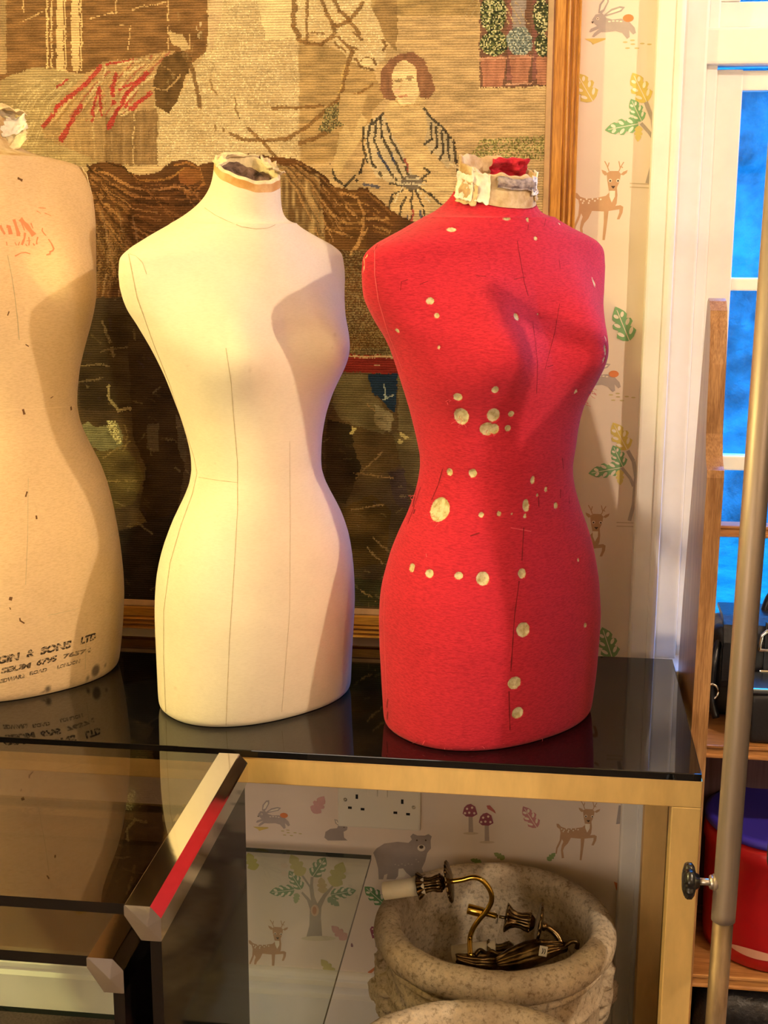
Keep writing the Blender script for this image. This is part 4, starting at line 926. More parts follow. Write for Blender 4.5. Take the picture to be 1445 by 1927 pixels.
# --- red jersey form
fr_ = Form('red', (-.074, 1.80), radians(44), 1.438, rows=320, N=360)
red = thing('dress_form', fr_.loc, 'red moth-eaten jersey dress form with a papier-mache neck, on the black glass table', 'dress form')
def A_(L): return [(660+x/2.89, 260+y/2.89) for x, y in L]
def B_(L): return [(660+x/2.89, 820+y/2.89) for x, y in L]
HA = [(545, 498, 25, 12), (430, 885, 20, 17), (465, 965, 14, 13), (250, 1047, 12, 13), (478, 1138, 8, 10), (900, 972, 20, 19), (1020, 958, 6, 6), (1322, 785, 15, 38), (1387, 1088, 10, 20), (1386, 1150, 14, 30), (1378, 1205, 12, 16), (785, 1368, 18, 22), (580, 1408, 24, 22), (600, 1512, 38, 50), (775, 1505, 32, 38), (740, 1582, 36, 34), (778, 1582, 26, 28), (872, 1500, 16, 16), (854, 1578, 17, 17), (1225, 1378, 12, 14), (848, 438, 22, 9), (890, 430, 18, 8), (962, 440, 9, 18), (1006, 545, 11, 11), (1135, 465, 9, 9), (84, 640, 8, 15), (68, 690, 9, 36)]
HB = [(536, 198, 20, 20), (662, 204, 22, 23), (480, 402, 62, 64), (708, 430, 14, 14), (806, 425, 12, 14), (875, 425, 6, 7), (990, 242, 14, 22), (1062, 292, 10, 14), (1016, 323, 9, 9), (953, 380, 20, 34), (948, 438, 11, 10), (1117, 380, 17, 17), (330, 718, 20, 24), (426, 750, 24, 22), (585, 762, 22, 20), (717, 778, 34, 36), (932, 750, 24, 26), (1240, 676, 10, 11), (1277, 1030, 14, 14), (938, 1055, 40, 38), (890, 1345, 38, 34), (908, 1508, 34, 32), (535, 1712, 18, 9)]
holes = [(660+x/2.89, 260+y/2.89, a/2.89, b_/2.89) for x, y, a, b_ in HA]+[(660+x/2.89, 820+y/2.89, a/2.89, b_/2.89) for x, y, a, b_ in HB]
RS = [(A_(L), .0008, 1) for L in ([(905, 560), (925, 680), (945, 790), (965, 860)], [(990, 1010), (1005, 1120), (1015, 1230), (1010, 1390)], [(1132, 660), (1138, 710)], [(1135, 900), (1110, 1050), (1055, 1260)], [(680, 748), (735, 752)], [(885, 768), (950, 755)], [(375, 795), (420, 778)], [(270, 830), (275, 780), (310, 770)], [(520, 380), (505, 392)], [(125, 620), (145, 580)], [(1065, 1245), (1100, 1235)], [(1060, 440), (1050, 480)], [(965, 470), (962, 500)])]
RS += [(B_(L), .0016, 1) for L in ([(500, 180), (475, 270), (440, 350)], [(940, 500), (930, 680)], [(915, 790), (890, 980), (870, 1280)], [(860, 1390), (865, 1600)], [(380, 280), (340, 400), (310, 480)], [(1150, 120), (1155, 180)], [(1140, 290), (1140, 340)], [(1185, 330), (1188, 370)], [(650, 545), (700, 528)], [(1020, 330), (1022, 385)], [(320, 330), (345, 320)])]
RS += [(B_(L), .004, 1) for L in ([(203, 1430), (197, 1480)], [(203, 1500), (198, 1545)], [(355, 300), (338, 385)], [(350, 400), (342, 425)])]
RS += [(A_(L), .0012, 2) for L in ([(130, 590), (130, 740), (150, 880), (200, 1050), (235, 1140), (280, 1260)], [(160, 585), (300, 505), (440, 430)])]
RS += [(B_(L), .0010, 2) for L in ([(185, 850), (180, 1000), (185, 1150), (200, 1500)], [(410, 640), (412, 660)], [(870, 500), (980, 520)])]
rbody, rbv = make_body(fr_, red, [M_red_cloth, M_thread_red, M_thread_lt], RS, holes, .0028)
nr = fr_.neck(.0515, .0500, .008, 1.502, radians(19), rows=44, tq=.36, ragged=lambda ph: .0025*np.sin(ph*3+.4)+.0018*np.sin(ph*8)+.001*np.sin(ph*17), wob=.055)
V, F = ring_mesh(fr_, nr[16:]); mbk = MB(); mbk.add(V, F)
top = nr[-1]; cen = top.mean(0); lip = [top]
for s_, dz in ((.965, .0015), (.92, .0005), (.89, -.006), (.87, -.02), (.86, -.034)): lip.append(cen+(top-cen)*s_+np.array([0, 0, dz]))
V, F = ring_mesh(fr_, lip); mbk.add(V, F); mbk.build('neck', M_mache, red, True)
V, F = ring_mesh(fr_, nr[:18]); mbk = MB(); mbk.add(V*1.0, F); o = mbk.build('collar', M_red_cloth, red, True); set_attr(o, 'hole', [])
V = []
for j in range(18):
    for k in range(60):
        s_ = .865*(j/17); p = cen+(top[k*2]-cen)*s_; V.append(p+np.array([0, 0, -.028+.006*mnoise.noise((p[0]*70, p[1]*70, 2))]))
F = [(j*60+k, j*60+(k+1) % 60, (j+1)*60+(k+1) % 60, (j+1)*60+k) for j in range(17) for k in range(60)]
add('neck_plug', fr_.world(np.array(V)), F, M_mache, red, True)
o = crumple('tucked_red_cloth', fr_, red, M_red_cloth, (.026, .016, 1.498), (.75, -.5, 0), (0, -.25, 1), .024, .016, .006, .012, 11, thick=.003); set_attr(o, 'hole', [])
def neck_patch(name, m, p0, p1, t0, t1, off, amp, seed, roll=0.0, nu=26, nv=18, thick=.0012):
    # a scrap of paper pasted on the neck: follows its skin, lifts and crumples a little, torn edges
    N = len(nr[0]); n = len(nr); P = []
    for j in range(nv):
        for i in range(nu):
            u, v = i/(nu-1), j/(nv-1); e = max(abs(u-.5), abs(v-.5))*2
            tu = u+(.06*mnoise.noise((v*5, seed, 1)) if e > .85 else 0); tv = v+(.10*mnoise.noise((u*5, seed, 2)) if e > .85 else 0)
            a = math.radians(p0+(p1-p0)*tu) % (2*pi); fi = a/(2*pi)*N; i0 = int(fi) % N; f = fi-int(fi); r_ = min(max(t0+(t1-t0)*tv, 0), 1.08)*(n-1); k = min(int(r_), n-2)
            q = nr[k][i0]*(1-f)+nr[k][(i0+1) % N]*f; q2 = nr[k+1][i0]*(1-f)+nr[k+1][(i0+1) % N]*f; p = q+(q2-q)*(r_-k)
            c = nr[k].mean(0); d = (p-c)*np.array([1, 1, 0]); d = d/np.linalg.norm(d)
            h = off+amp*(mnoise.noise((u*3+seed, v*3, seed))+.6*mnoise.noise((u*8, v*8, seed*2)))+roll*math.sin(pi*v)+.002*max(0, e-.8)*5*(1 if amp > .001 else 0)
            P.append(p+d*max(h, .0006))
    P = np.array(P); c = P.mean(0); Q_ = P-(P-np.array([0, nr[20].mean(0)[1], 0])*1.0)*np.array([1, 1, 0])*thick/.05
    F = [(j*nu+i, j*nu+i+1, (j+1)*nu+i+1, (j+1)*nu+i) for j in range(nv-1) for i in range(nu-1)]; k = nu*nv
    ed = list(range(nu))+[j*nu+nu-1 for j in range(1, nv)]+[(nv-1)*nu+i for i in range(nu-2, -1, -1)]+[j*nu for j in range(nv-2, 0, -1)]
    F = F+[tuple(x+k for x in f[::-1]) for f in F]+[(ed[x], ed[x]+k, ed[(x+1) % len(ed)]+k, ed[(x+1) % len(ed)]) for x in range(len(ed))]
    return add(name, fr_.world(np.vstack([P, Q_])), F, m, red, True)
# angles: 270 is the front of the form, 180 its right side
neck_patch('paper_flap', M_oldpaper, 194, 222, .40, 1.03, .0022, .0016, 17)
neck_patch('paper_flap', M_oldpaper, 166, 198, .36, .86, .0030, .0028, 19)
neck_patch('paper_flap', M_mache, 176, 206, .30, .74, .0030, .0030, 20)
neck_patch('rolled_paper', M_greypaper, 232, 286, .76, .97, .0016, .0012, 13, roll=.0042)
neck_patch('paper_flap', M_oldpaper, 288, 345, .66, 1.04, .0016, .0012, 23)
neck_patch('paper_flap', M_greypaper, 280, 300, .74, .93, .0020, .0012, 29)
neck_patch('paper_flap', M_mache, 300, 330, .52, .70, .0012, .0014, 31)
# frayed threads round the collar and on the side seam
mbf = MB()
def fray(x, y, n, ln, spread=6):
    for _ in range(n):
        p, nn = hit(rbv, x+random.uniform(-spread, spread), y+random.uniform(-spread*.6, spread*.6))
        if p is None: continue
        d = Vector((random.uniform(-1, 1), random.uniform(-1, 1), random.uniform(-.6, 1))).normalized(); pts = [p]
        for k in range(5): d = (d+Vector((random.uniform(-.6, .6), random.uniform(-.6, .6), random.uniform(-.5, .3)))+nn*.15).normalized(); pts.append(pts[-1]+d*ln/5)
        v, f = tube_vf(spline(pts, 3), .00025, 4); mbf.add(v, f)
for x, y in ((850, 362), (846, 372), (852, 385), (858, 393), (868, 398), (885, 403), (905, 406), (930, 405), (955, 402), (978, 395), (1000, 384), (1012, 372), (840, 380), (834, 388)): fray(x, y, 9, .016)
for x, y in ((1108, 742), (1103, 752), (1099, 760), (1112, 735)): fray(x-3, y, 4, .012, 4)
for x, y in ((868, 800), (862, 790), (826, 982), (808, 970), (920, 816), (846, 755), (778, 935), (774, 945), (865, 398)): fray(x, y, 4, .010, 5)
for x in range(740, 1110, 14): fray(x, 1395 if x < 800 else 1408-max(0, (x-900))*.16, 1, .006, 4)
o = mbf.build('frayed_threads', M_thread_lt, red, True); tag(o, kind='stuff')

# --- large linen form at the edge
fl_ = Form('linen', (-.80, 1.88), radians(45), 1.519)
linen = thing('dress_form', fl_.loc, 'tan linen dress form stamped with black stencil lettering near its hem', 'dress form')
LS = [([(14, 480), (22, 520), (28, 560), (33, 600), (36, 640)], .0012, 1), ([(0, 772), (60, 770), (145, 764)], .0012, 2), ([(53, 900), (52, 1010), (48, 1100)], .0006, 1), ([(90, 1158), (120, 1152), (150, 1144)], .0006, 1), ([(2, 420), (6, 440)], .0004, 1), ([(163, 1190), (161, 1225), (160, 1260)], .0006, 1)]
RS_ = 'stamp'
for L, w in (([(12, 426), (17, 427), (20, 441)], .006), ([(26, 413), (30, 425), (35, 441)], .005), ([(31, 442), (38, 442)], .003), ([(0, 424), (4, 433), (9, 441)], .003), ([(38, 412), (44, 418), (50, 425), (57, 434), (64, 443)], .0065), ([(40, 418), (44, 428), (46, 434)], .0018), ([(58, 420), (62, 430)], .0018),
             ([(47, 438), (46, 448), (41, 461)], .003), ([(54, 446), (55, 456), (54, 462)], .0016), ([(50, 453), (58, 453)], .0012), ([(62, 458), (65, 462)], .0018), ([(71, 446), (69, 454), (69, 460)], .002), ([(34, 462), (37, 455)], .0016), ([(48, 460), (51, 463)], .0016), ([(12, 455), (13, 462)], .0012), ([(28, 456), (31, 462)], .0012),
             ([(80, 429), (79, 434), (83, 440), (87, 444)], .0018), ([(91, 450), (97, 459), (101, 468), (99, 472), (94, 474), (94, 478), (87, 480)], .0022), ([(28, 482), (40, 476), (48, 475), (57, 478)], .0014), ([(72, 391), (86, 392)], .001), ([(69, 397), (77, 402)], .001), ([(84, 401), (96, 406)], .0012)):
    LS.append((L, w, 3))
for L, w in (([(33, 335), (37, 337), (42, 340)], .004), ([(14, 594), (17, 586)], .002), ([(43, 770), (46, 780)], .003), ([(133, 765), (134, 772)], .004), ([(48, 648), (54, 652)], .0012), ([(95, 749), (100, 746)], .0012), ([(48, 935), (51, 925)], .0022), ([(68, 970), (69, 977)], .0022), ([(17, 1126), (23, 1127)], .006), ([(37, 1163), (38, 1168), (46, 1173)], .0018), ([(18, 1143), (20, 1147)], .0015)): LS.append((L, w, 4))
M_redstamp = mat('faded_red_stamp_ink', 'd98a5c', .9); M_nick = mat('brown_moth_nick', '6d4a24', .9); M_crease = mat('pale_linen_crease', 'e6c89a', .9)
lst = [(180, 1262, 13, 15, .8), (165, 1276, 6, 8, .7), (90, 1297, 8, 10, .7), (82, 1302, 9, 4, .5), (198, 1252, 5, 6, .4)]
lbody, lbv = make_body(fl_, linen, [M_linen, M_thread, M_crease, M_redstamp, M_nick], LS, stains=lst, pxm=1240)
nr = fl_.neck(.044, .042, .046, 1.578, radians(12), ragged=lambda ph: .003*np.sin(ph*5)+.002*np.sin(ph*11), wob=.05)
V, F = ring_mesh(fl_, nr); mbk = MB(); mbk.add(V, F); k = len(mbk.f); mbk.f.append(tuple((len(nr)-1)*120+i for i in range(120))); mbk.m.append(0)
mbk.build('neck', M_mache, linen, True)
crumple('torn_cloth', fl_, linen, M_torn, (.040, .030, 1.590), (1, .05, -.12), (-.2, 1, .2), .026, .018, -.008, .006, 31)
crumple('torn_cloth', fl_, linen, M_oldpaper, (.044, .012, 1.560), (1, -.2, .35), (0, .5, .8), .020, .012, .006, .007, 33)
crumple('torn_cloth', fl_, linen, M_torn, (.040, .004, 1.540), (.8, -.3, .5), (.1, .6, .8), .022, .012, .004, .008, 37)
crumple('torn_cloth', fl_, linen, M_oldpaper, (.050, .040, 1.578), (1, .2, -.2), (0, .3, 1), .015, .009, -.004, .006, 41)
crumple('frayed_shoulder_edge', fl_, linen, M_torn, (.158, .022, 1.484), (.30, 0, -1), (0, -1, 0), .024, .010, .003, .003, 43)

def text_mesh(txt, bold=.055):
    cu = bpy.data.curves.new('t', 'FONT'); cu.body = txt; cu.size = 1.0; cu.offset = bold; cu.resolution_u = 3
    ob = bpy.data.objects.new('t', cu); COL.objects.link(ob); dg = bpy.context.evaluated_depsgraph_get()
    me = bpy.data.meshes.new_from_object(ob.evaluated_get(dg)); V = np.array([v.co[:] for v in me.vertices]); F = [tuple(p.vertices) for p in me.polygons]
    bpy.data.objects.remove(ob); bpy.data.curves.remove(cu); bpy.data.meshes.remove(me); return V, F
M_ink, nt, b = newmat('worn_stencil_ink'); b.inputs['Base Color'].default_value = (*lin('3a2a1a'), 1); b.inputs['Roughness'].default_value = .9
at = nd(nt, 'ShaderNodeAttribute', attribute_name='bridge'); nz_ = noise_node(nt, 260, 3, .6); tr = nd(nt, 'ShaderNodeBsdfTransparent'); mx = nd(nt, 'ShaderNodeMixShader')
r = ramp(nt, nz_.outputs[0], [(.36, (1, 1, 1)), (.52, (.05, .05, .05))]); ad = nd(nt, 'ShaderNodeMath', operation='MAXIMUM')
nt.links.new(r.outputs[0], ad.inputs[0]); nt.links.new(at.outputs['Fac'], ad.inputs[1]); nt.links.new(ad.outputs[0], mx.inputs[0])
nt.links.new(b.outputs[0], mx.inputs[1]); nt.links.new(tr.outputs[0], mx.inputs[2]); nt.links.new(mx.outputs[0], nt.nodes['Material Output'].inputs[0])
def lettering(bv, words, parent, m):
    mb = MB(); br = []
    for txt, x0, y0, x1, y1, h, fade in words:
        V, F = text_mesh(txt); a, c = V[:, 0].min(), V[:, 0].max(); lo, hi = V[:, 1].min(), V[:, 1].max()
        P = []; 
        for v in V:
            s = (v[0]-a)/(c-a); t = (v[1]-lo)/max(hi-lo, 1e-6)
            x = x0+(x1-x0)*s+t*h*.16; y = y0+(y1-y0)*s-t*h
            p, nn = hit(bv, x, y); P.append(p+nn*.0004 if p is not None else Vector(PY(x, y, 1.8))); br.append(max(fade, 1.0 if abs(t-.5) < .07 else 0.0))
        mb.add(P, F)
    o = mb.build('stamped_lettering', m, parent); a = o.data.attributes.new('bridge', 'FLOAT', 'POINT'); a.data.foreach_set('value', np.array(br, np.float32)); return o
lettering(lbv, [('GIN', -6, 1251, 35, 1242, 15, .0), ('&', 49, 1238, 63, 1234, 14, 0), ('SONS', 75, 1233, 133, 1219, 15, 0), ('LTD', 151, 1213, 180, 1203, 14, .1),
                ('SEUM', 1, 1268, 57, 1257, 11, .35), ('6795', 68, 1254, 106, 1244, 12, .1), ('76574', 118, 1240, 171, 1227, 9, .45),
                ('EDWARE', 0, 1286, 46, 1275, 8, .4), ('ROAD', 55, 1271, 88, 1263, 7, .3), ('LONDON', 107, 1259, 150, 1247, 7, .35)], linen, M_ink)
# ------------------------------------------------------------------ brass table with a black glass top
M_brass = mat('satin_brass', 'f0cd86', .50, .72, var=.14, scale=18, stretch=(1, 1, .3), bmp=.05, bscale=60)
M_brass_dark = mat('aged_brass', '7f6a48', .24, 1.0, var=.45, scale=70, bmp=.15)
M_brass_bright = mat('polished_brass', 'd8b24e', .16, 1.0)
TXL, TXR, TYF, TYB = -1.22, .203, 1.630, 2.080
tab = thing('display_table', ((TXL+TXR)/2, (TYF+TYB)/2, 0), 'brass-framed table with a black glass top holding the three dress forms', 'table')
box('glass_top', TXL, TXR, TYF, TYB, .7395, .750, M_black_glass, tab, .0012)
LG = .037
for y0 in (TYF+.002, TYB-.002-LG):
    for x0 in (TXL+.002, TXR+.002-LG):
        box('leg', x0, x0+LG, y0, y0+LG, 0, .7025, M_brass, tab, .0012)
box('front_rail', TXL+.002, TXR+.002, TYF+.002, TYF+.002+LG, .7025, .7395, M_brass, tab, .0012)
box('back_rail', TXL+.002, TXR+.002, TYB-.002-LG, TYB-.002, .7025, .7395, M_brass, tab, .0012)
for x0 in (TXL+.002, TXR+.002-LG): box('side_rail', x0, x0+LG, TYF+.039, TYB-.039, .7025, .7395, M_brass, tab, .0012)
# loose clear glass sheet lying low under the table on clear glass rods
def sheet(name, x0, x1, y0, y1, z0, z1, mface, medge, parent, edges=('all',)):
    V = [(x, y, z) for z in (z0, z1) for y in (y0, y1) for x in (x0, x1)]
    F = [(0, 2, 3, 1), (4, 5, 7, 6), (0, 1, 5, 4), (1, 3, 7, 5), (3, 2, 6, 7), (2, 0, 4, 6)]
    return add(name, V, F, [mface, medge], parent, midx=[0, 0, 1, 1, 1, 1])
shelf = thing('glass_side_table', (-.74, 1.86, 0), 'low clear glass table with green edges behind the smoked glass nest, under the brass table', 'table')
sheet('table_top', -1.15, -.285, 1.603, 2.115, .352, .360, M_clear, M_clear_edge, shelf)
for x in (-1.10, -.50):
    for y in (1.68, 2.05): tube('leg', [(x, y, 0), (x, y, .352)], .010, M_clear, shelf)

# ------------------------------------------------------------------ nest of smoked glass tables with chrome corner bars
def nest_table(label, xl, xr, yf, yb, zt, group):
    t = thing('nesting_table', ((xl+xr)/2, (yf+yb)/2, 0), label, 'table', group)
    g = .012; w = .038
    sheet('glass_top', xl+.020, xr-.020, yf+.004, yb-.002, zt-g-.001, zt-.001, M_smoke, M_smoke_edge, t)
    for sgn, x in ((1, xr), (-1, xl)):
        x0, x1 = (x-g-.004, x-.004) if sgn > 0 else (x+.004, x+g+.004)
        sheet('side_panel', x0, x1, yf+.012, yb-.002, 0, zt-.034, M_smoke, M_smoke_edge, t)
        # chrome corner bar: trapezoid section with a broad chamfer
        pr = [(0, 0), (-.0265, 0), (-.0275, -.001), (-.0275, -.012), (-.026, -.014), (-.0005-.010, -.0385), (0+.010, -.0385), (.011, -.0375), (.011, -.0125), (.0095, -.0105), (.001, -.001)]
        pr = [(u-.011, v) for u, v in pr]
        V, F = prism_vf(pr, lambda u, v, q: (x+sgn*u, yf+q, zt+v), yb-yf)
        # the cast end cap is a low faceted pyramid
        n = len(pr); V = list(V)+[(x-sgn*.0135, yf-.0030, zt-.0215)]; F = [f for f in F if f != tuple(range(n))]+[((i+1) % n, i, 2*n) for i in range(n)]
        add('corner_bar', V, F, M_chrome, t)
    return t
nest_table('larger smoked glass nesting table with a chrome corner bar, in front of the brass table', -1.02, -.378, 1.205, 1.600, .757, 'nest of smoked glass tables')
nest_table('smaller smoked glass nesting table pulled out below the larger one', -.96, -.4165, 1.195, 1.560, .701, 'nest of smoked glass tables')

# ------------------------------------------------------------------ pine bookcase by the window
M_pine = wood('varnished_pine', '8f6238', 'c89c68', 'z', .35, 8, .3); M_pine_x = wood('varnished_pine_shelf', '93602f', 'c8935a', 'x', .4, 8, .2)
M_plank = mat('dark_back_boards', '6b5258', .8, var=.3, scale=14, stretch=(9, 9, .4))
bc = thing('bookcase', (.45, 1.98, 0), 'slim varnished pine bookcase with shaped sides standing beside the window', 'bookcase')
front = [(1.868, 0), (1.862, .80), (1.856, 1.00), (1.850, 1.090), (1.853, 1.100), (1.862, 1.104), (1.878, 1.116), (1.890, 1.145), (1.895, 1.19), (1.898, 1.24), (1.908, 1.285), (1.922, 1.312), (1.938, 1.324), (1.952, 1.327)]
back = [(1.964, 1.322), (1.970, 1.30), (2.030, 1.05), (2.078, .85), (2.090, .75), (2.090, 0)]
for x in (.2135, .640):
    V, F = prism_vf(front+back, lambda u, v, w: (x+w, u, v), .023); add('side_panel', V, F, M_pine, bc)
def bshelf(nm, yf, yb, z0, z1):
    pr = [(yf+.004, z0), (yf, z0+.002), (yf, z0+.005), (yf+.003, z0+.007), (yf+.003, z1-.006), (yf, z1-.004), (yf, z1-.001), (yf+.002, z1), (yb, z1), (yb, z0)]
    V, F = prism_vf(pr, lambda u, v, w: (.2365+w*.4035, u, v), 1.0); add(nm, V, F, M_pine_x, bc)
bshelf('top_rail', 1.885, 1.910, .998, 1.016); bshelf('shelf', 1.862, 2.088, .675, .696); bshelf('shelf', 1.866, 2.088, .304, .326); bshelf('shelf', 1.866, 2.088, .050, .072)
box('back_panel', .2365, .640, 2.080, 2.089, .05, .70, M_plank, bc, .001)

M_leather = mat('black_leather', '16161b', .32, var=.3, scale=40, bmp=.35, bscale=180)
M_case = mat('black_vinyl', '121116', .42, var=.2, scale=90, bmp=.25, bscale=240)
bag = thing('satchel', (.42, 2.03, .696), 'black leather satchel with chrome buckles on the middle shelf of the bookcase', 'bag')
def soft_box(name, x0, x1, y0, y1, z0, z1, m, parent, bev=.015, amp=.004, origin=None, sub=2, seed=0):
    bm = bmesh.new(); bmesh.ops.create_cube(bm, size=1)
    for v in bm.verts: v.co = Vector(((x0+x1)/2+v.co.x*(x1-x0), (y0+y1)/2+v.co.y*(y1-y0), (z0+z1)/2+v.co.z*(z1-z0)))
    bmesh.ops.bevel(bm, geom=bm.edges[:], offset=bev, segments=4, profile=.5, affect='EDGES')
    bmesh.ops.subdivide_edges(bm, edges=[e for e in bm.edges if e.calc_length() > .03], cuts=7, use_grid_fill=True)
    for v in bm.verts:
        if v.co.z > z0+.006: v.co += Vector((mnoise.noise(v.co*14+Vector((seed, 0, 0))), mnoise.noise(v.co*14+Vector((0, seed, 5))), mnoise.noise(v.co*14+Vector((9, 0, seed)))))*amp
    bm.verts.index_update(); V = [v.co.copy() for v in bm.verts]; F = [[v.index for v in f.verts] for f in bm.faces]; bm.free()
    return add(name, V, F, m, parent, True, origin)
soft_box('bag_body', .246, .600, 1.972, 2.060, .696, .842, M_leather, bag, .02, .004)
V, F = prism_vf([(1.964, .748), (1.960, .760), (1.958, .82), (1.966, .846), (1.985, .856), (2.05, .856), (2.056, .850), (1.990, .846), (1.972, .838), (1.966, .82), (1.968, .752)], lambda u, v, w: (.264+w*.32, u, v), 1.0)
add('flap', V, F, M_leather, bag)
def buckle(x, z):
    y = 1.955
    st = box('strap', x-.012, x+.012, y+.000, y+.006, z-.085, z+.03, M_leather, bag, .002)
    pts = [(x-.020, y-.003, z-.012), (x-.017, y-.004, z+.012), (x-.010, y-.004, z+.018), (x+.012, y-.004, z+.018), (x+.019, y-.004, z+.010), (x+.019, y-.003, z-.012), (x-.020, y-.003, z-.012)]
    tube('buckle', pts, .003, M_chrome, st, 8); 
    box('clasp', x-.018, x+.022, y-.006, y-.001, z-.058, z-.042, M_chrome, st, .002)
buckle(.335, .825); buckle(.50, .825)
tube('handle', spline([(.33, 2.02, .85), (.345, 2.02, .885), (.40, 2.02, .90), (.46, 2.02, .885), (.475, 2.02, .85)], 6), .007, M_leather, bag)
tube('shoulder_strap', spline([(.262, 1.985, .82), (.252, 1.962, .79), (.250, 1.955, .74), (.258, 1.945, .706)], 6), .006, M_leather, bag, 8)
tube('strap_ring', [(.250+.010*cos(a), 1.951, .745+.012*sin(a)) for a in np.linspace(0, 2*pi, 13)], .002, M_chrome, bag, 6)
case = thing('storage_case', (.45, 1.91, .696), 'black box case with a silvery lid edge on the middle shelf, before the satchel', 'case')
soft_box('case_body', .296, .615, 1.874, 1.945, .696, .772, M_case, case, .007, .0008)
V, F = box_vf(.294, .617, 1.872, 1.947, .774, .781, .0025); add('lid', V, F, mat('silver_lid_edge', '9fb0b8', .25, 1.0), case)
V, F = box_vf(.296, .615, 1.8745, 1.9445, .7712, .7745, .001); add('seal', V, F, M_case, case)
M_redplastic = mat('red_plastic', 'b3131c', .28, var=.12, scale=8)
M_pale_strip = mat('pale_strip', 'd8a48c', .7)
tubo = thing('storage_tub', (.372, 1.985, .326), 'glossy red plastic tub with a violet-blue lid on the lower shelf of the bookcase', 'tub')
Mx = Matrix.Translation((.372, 1.986, .326))
lathe('tub_body', [(.0, 0), (.102, 0), (.108, .004), (.110, .02), (.112, .10), (.113, .168), (.116, .174), (.116, .193), (.112, .200)], M_redplastic, tubo, Mx, 64)
lathe('lid', [(.0, .2005), (.112, .2005), (.116, .204), (.116, .211), (.108, .215), (.10, .2115), (.0, .210)], mat('violet_blue_plastic', '3a2fa8', .35), tubo, Mx, 64)
V, F = [], []
for k in range(15):
    a = -2.35+.75*k/14; rr_ = .1112; h = .006*sin(pi*k/14)**.6+.0012
    V += [(.372+rr_*cos(a), 1.986+rr_*sin(a), .326+.030-h), (.372+(rr_+.0006)*cos(a), 1.986+(rr_+.0006)*sin(a), .326+.030+h)]
F = [(2*k, 2*k+1, 2*k+3, 2*k+2) for k in range(14)]; add('tub_strip', V, F, M_pale_strip, tubo)  # thin pale strip low on the front of the tub
M_bag2 = mat('dark_grey_polythene', '2b2a2e', .3, var=.5, scale=25, bmp=.8, bscale=40, bdist=.006)
o = soft_box('plastic_sack', .245, .625, 1.885, 2.07, .0725, .285, M_bag2, None, .03, .016, (.43, 1.98, .0725), seed=4)
tag(o, 'crumpled dark grey polythene sack under the lower shelf of the bookcase', 'sack')

# ------------------------------------------------------------------ clothes rail upright
rl = thing('clothes_rail', (.222, 1.5, 0), 'grey metal clothes rail post with a black clamp knob, before the pine bookcase', 'clothes rail')
def pole_at(z): # slightly leaning post
    return Vector((.2135+(z-.56)*.030, 1.5, z))
def polez(x, y): return PY(x, y, 1.5)
pA = polez(1361, 1725); pB = polez(1411, 1000); pC = polez(1449, 560)
dirp = (Vector(pC)-Vector(pA)); dirp.normalize(); pA = Vector(pA)
def pp(z): return pA+dirp*((z-pA.z)/dirp.z)
zl = pA.z-.004
tube('upright', [pp(zl), pp(zl+.01), pp(1.0), pp(1.535)], .0142, M_steel, rl, 28)
tube('inner_tube', [pp(.012), pp(.3), pp(zl+.03)], .0122, mat('rusty_steel', '8a7358', .5, .6, scale=30, c2='4f3c28', stretch=(1, 1, .2)), rl, 28)
box('foot', pp(0).x-.02, pp(0).x+.02, 1.30, 1.62, 0, .025, M_steel, rl, .006)
kb = Vector(PY(1337, 1660, 1.5)); kx = Vector((-1, 0, .0))
M_bolt = mat('zinc_bolt', 'cfc9bd', .35, 1.0); M_bakelite = mat('black_bakelite', '1a1816', .22)
pc = pp(kb.z)
bolt = tube('bolt', [pc+kx*.012, pc+kx*.034], .0042, M_bolt, rl, 16)
lathe('nut', [(.0, 0), (.0085, 0), (.0085, .006), (.007, .0075), (0, .0075)], M_bolt, rl, axis_M(pc+kx*.012, kx), 6)
tube('weld_boss', [pc+kx*.010, pc+kx*.015], .010, M_steel, rl, 20)
lathe('knob', [(0, 0), (.008, 0), (.010, .004), (.0175, .006), (.0215, .009), (.022, .014), (.020, .017), (.012, .0195), (0, .020)], M_bakelite, rl, axis_M(pc+kx*.031, kx), 60, lambda a, i: (1-.17*max(0, cos(a*5))**2) if i > 2 else 1)

# the rail runs on to the right, out of the frame, with an unseen dress added to throw shade on the red form
ph = pp(1.532)
tube('hanging_bar', [ph+Vector((-.012, 0, 0)), ph+Vector((.70, 0, 0))], .0125, M_steel, rl, 20)
tube('upright', [(ph.x+.69, 1.5, .01), (ph.x+.69, 1.5, 1.53)], .0142, M_steel, rl, 20)
box('foot', ph.x+.67, ph.x+.71, 1.30, 1.70, 0, .025, M_steel, rl, .006)
box('base_bar', pp(.05).x+.012, ph.x+.68, 1.485, 1.515, .027, .047, M_steel, rl, .004)
ct_ = thing('dress', (.309, 1.562, .62), 'dark dress added out of view on the clothes rail to shade the red form', 'dress')
V = []; nr_, na = 40, 36
for j in range(nr_):
    t = j/(nr_-1); z = 1.425-t*.80; yw = .130*min(1, (t/.05)**.6+.18) if t < .05 else .130+.01*t; xw = .014*min(1, t/.04+.3)+.003*t
    for k in range(na):
        a = 2*pi*k/na; V.append((.309+xw*cos(a)*(1+.12*sin(a*5+t*2)), 1.562+yw*sin(a)*(1+.015*sin(a*7+t*5)), z+(.02*(1-abs(sin(a))) if t < .05 else 0)))
F = [(j*na+k, j*na+(k+1) % na, (j+1)*na+(k+1) % na, (j+1)*na+k) for j in range(nr_-1) for k in range(na)]+[tuple(range(na))[::-1], tuple((nr_-1)*na+k for k in range(na))]
add('shade_dress_body', V, F, mat('charcoal_wool', '2d2a2c', .95, var=.2, scale=60), ct_, True)
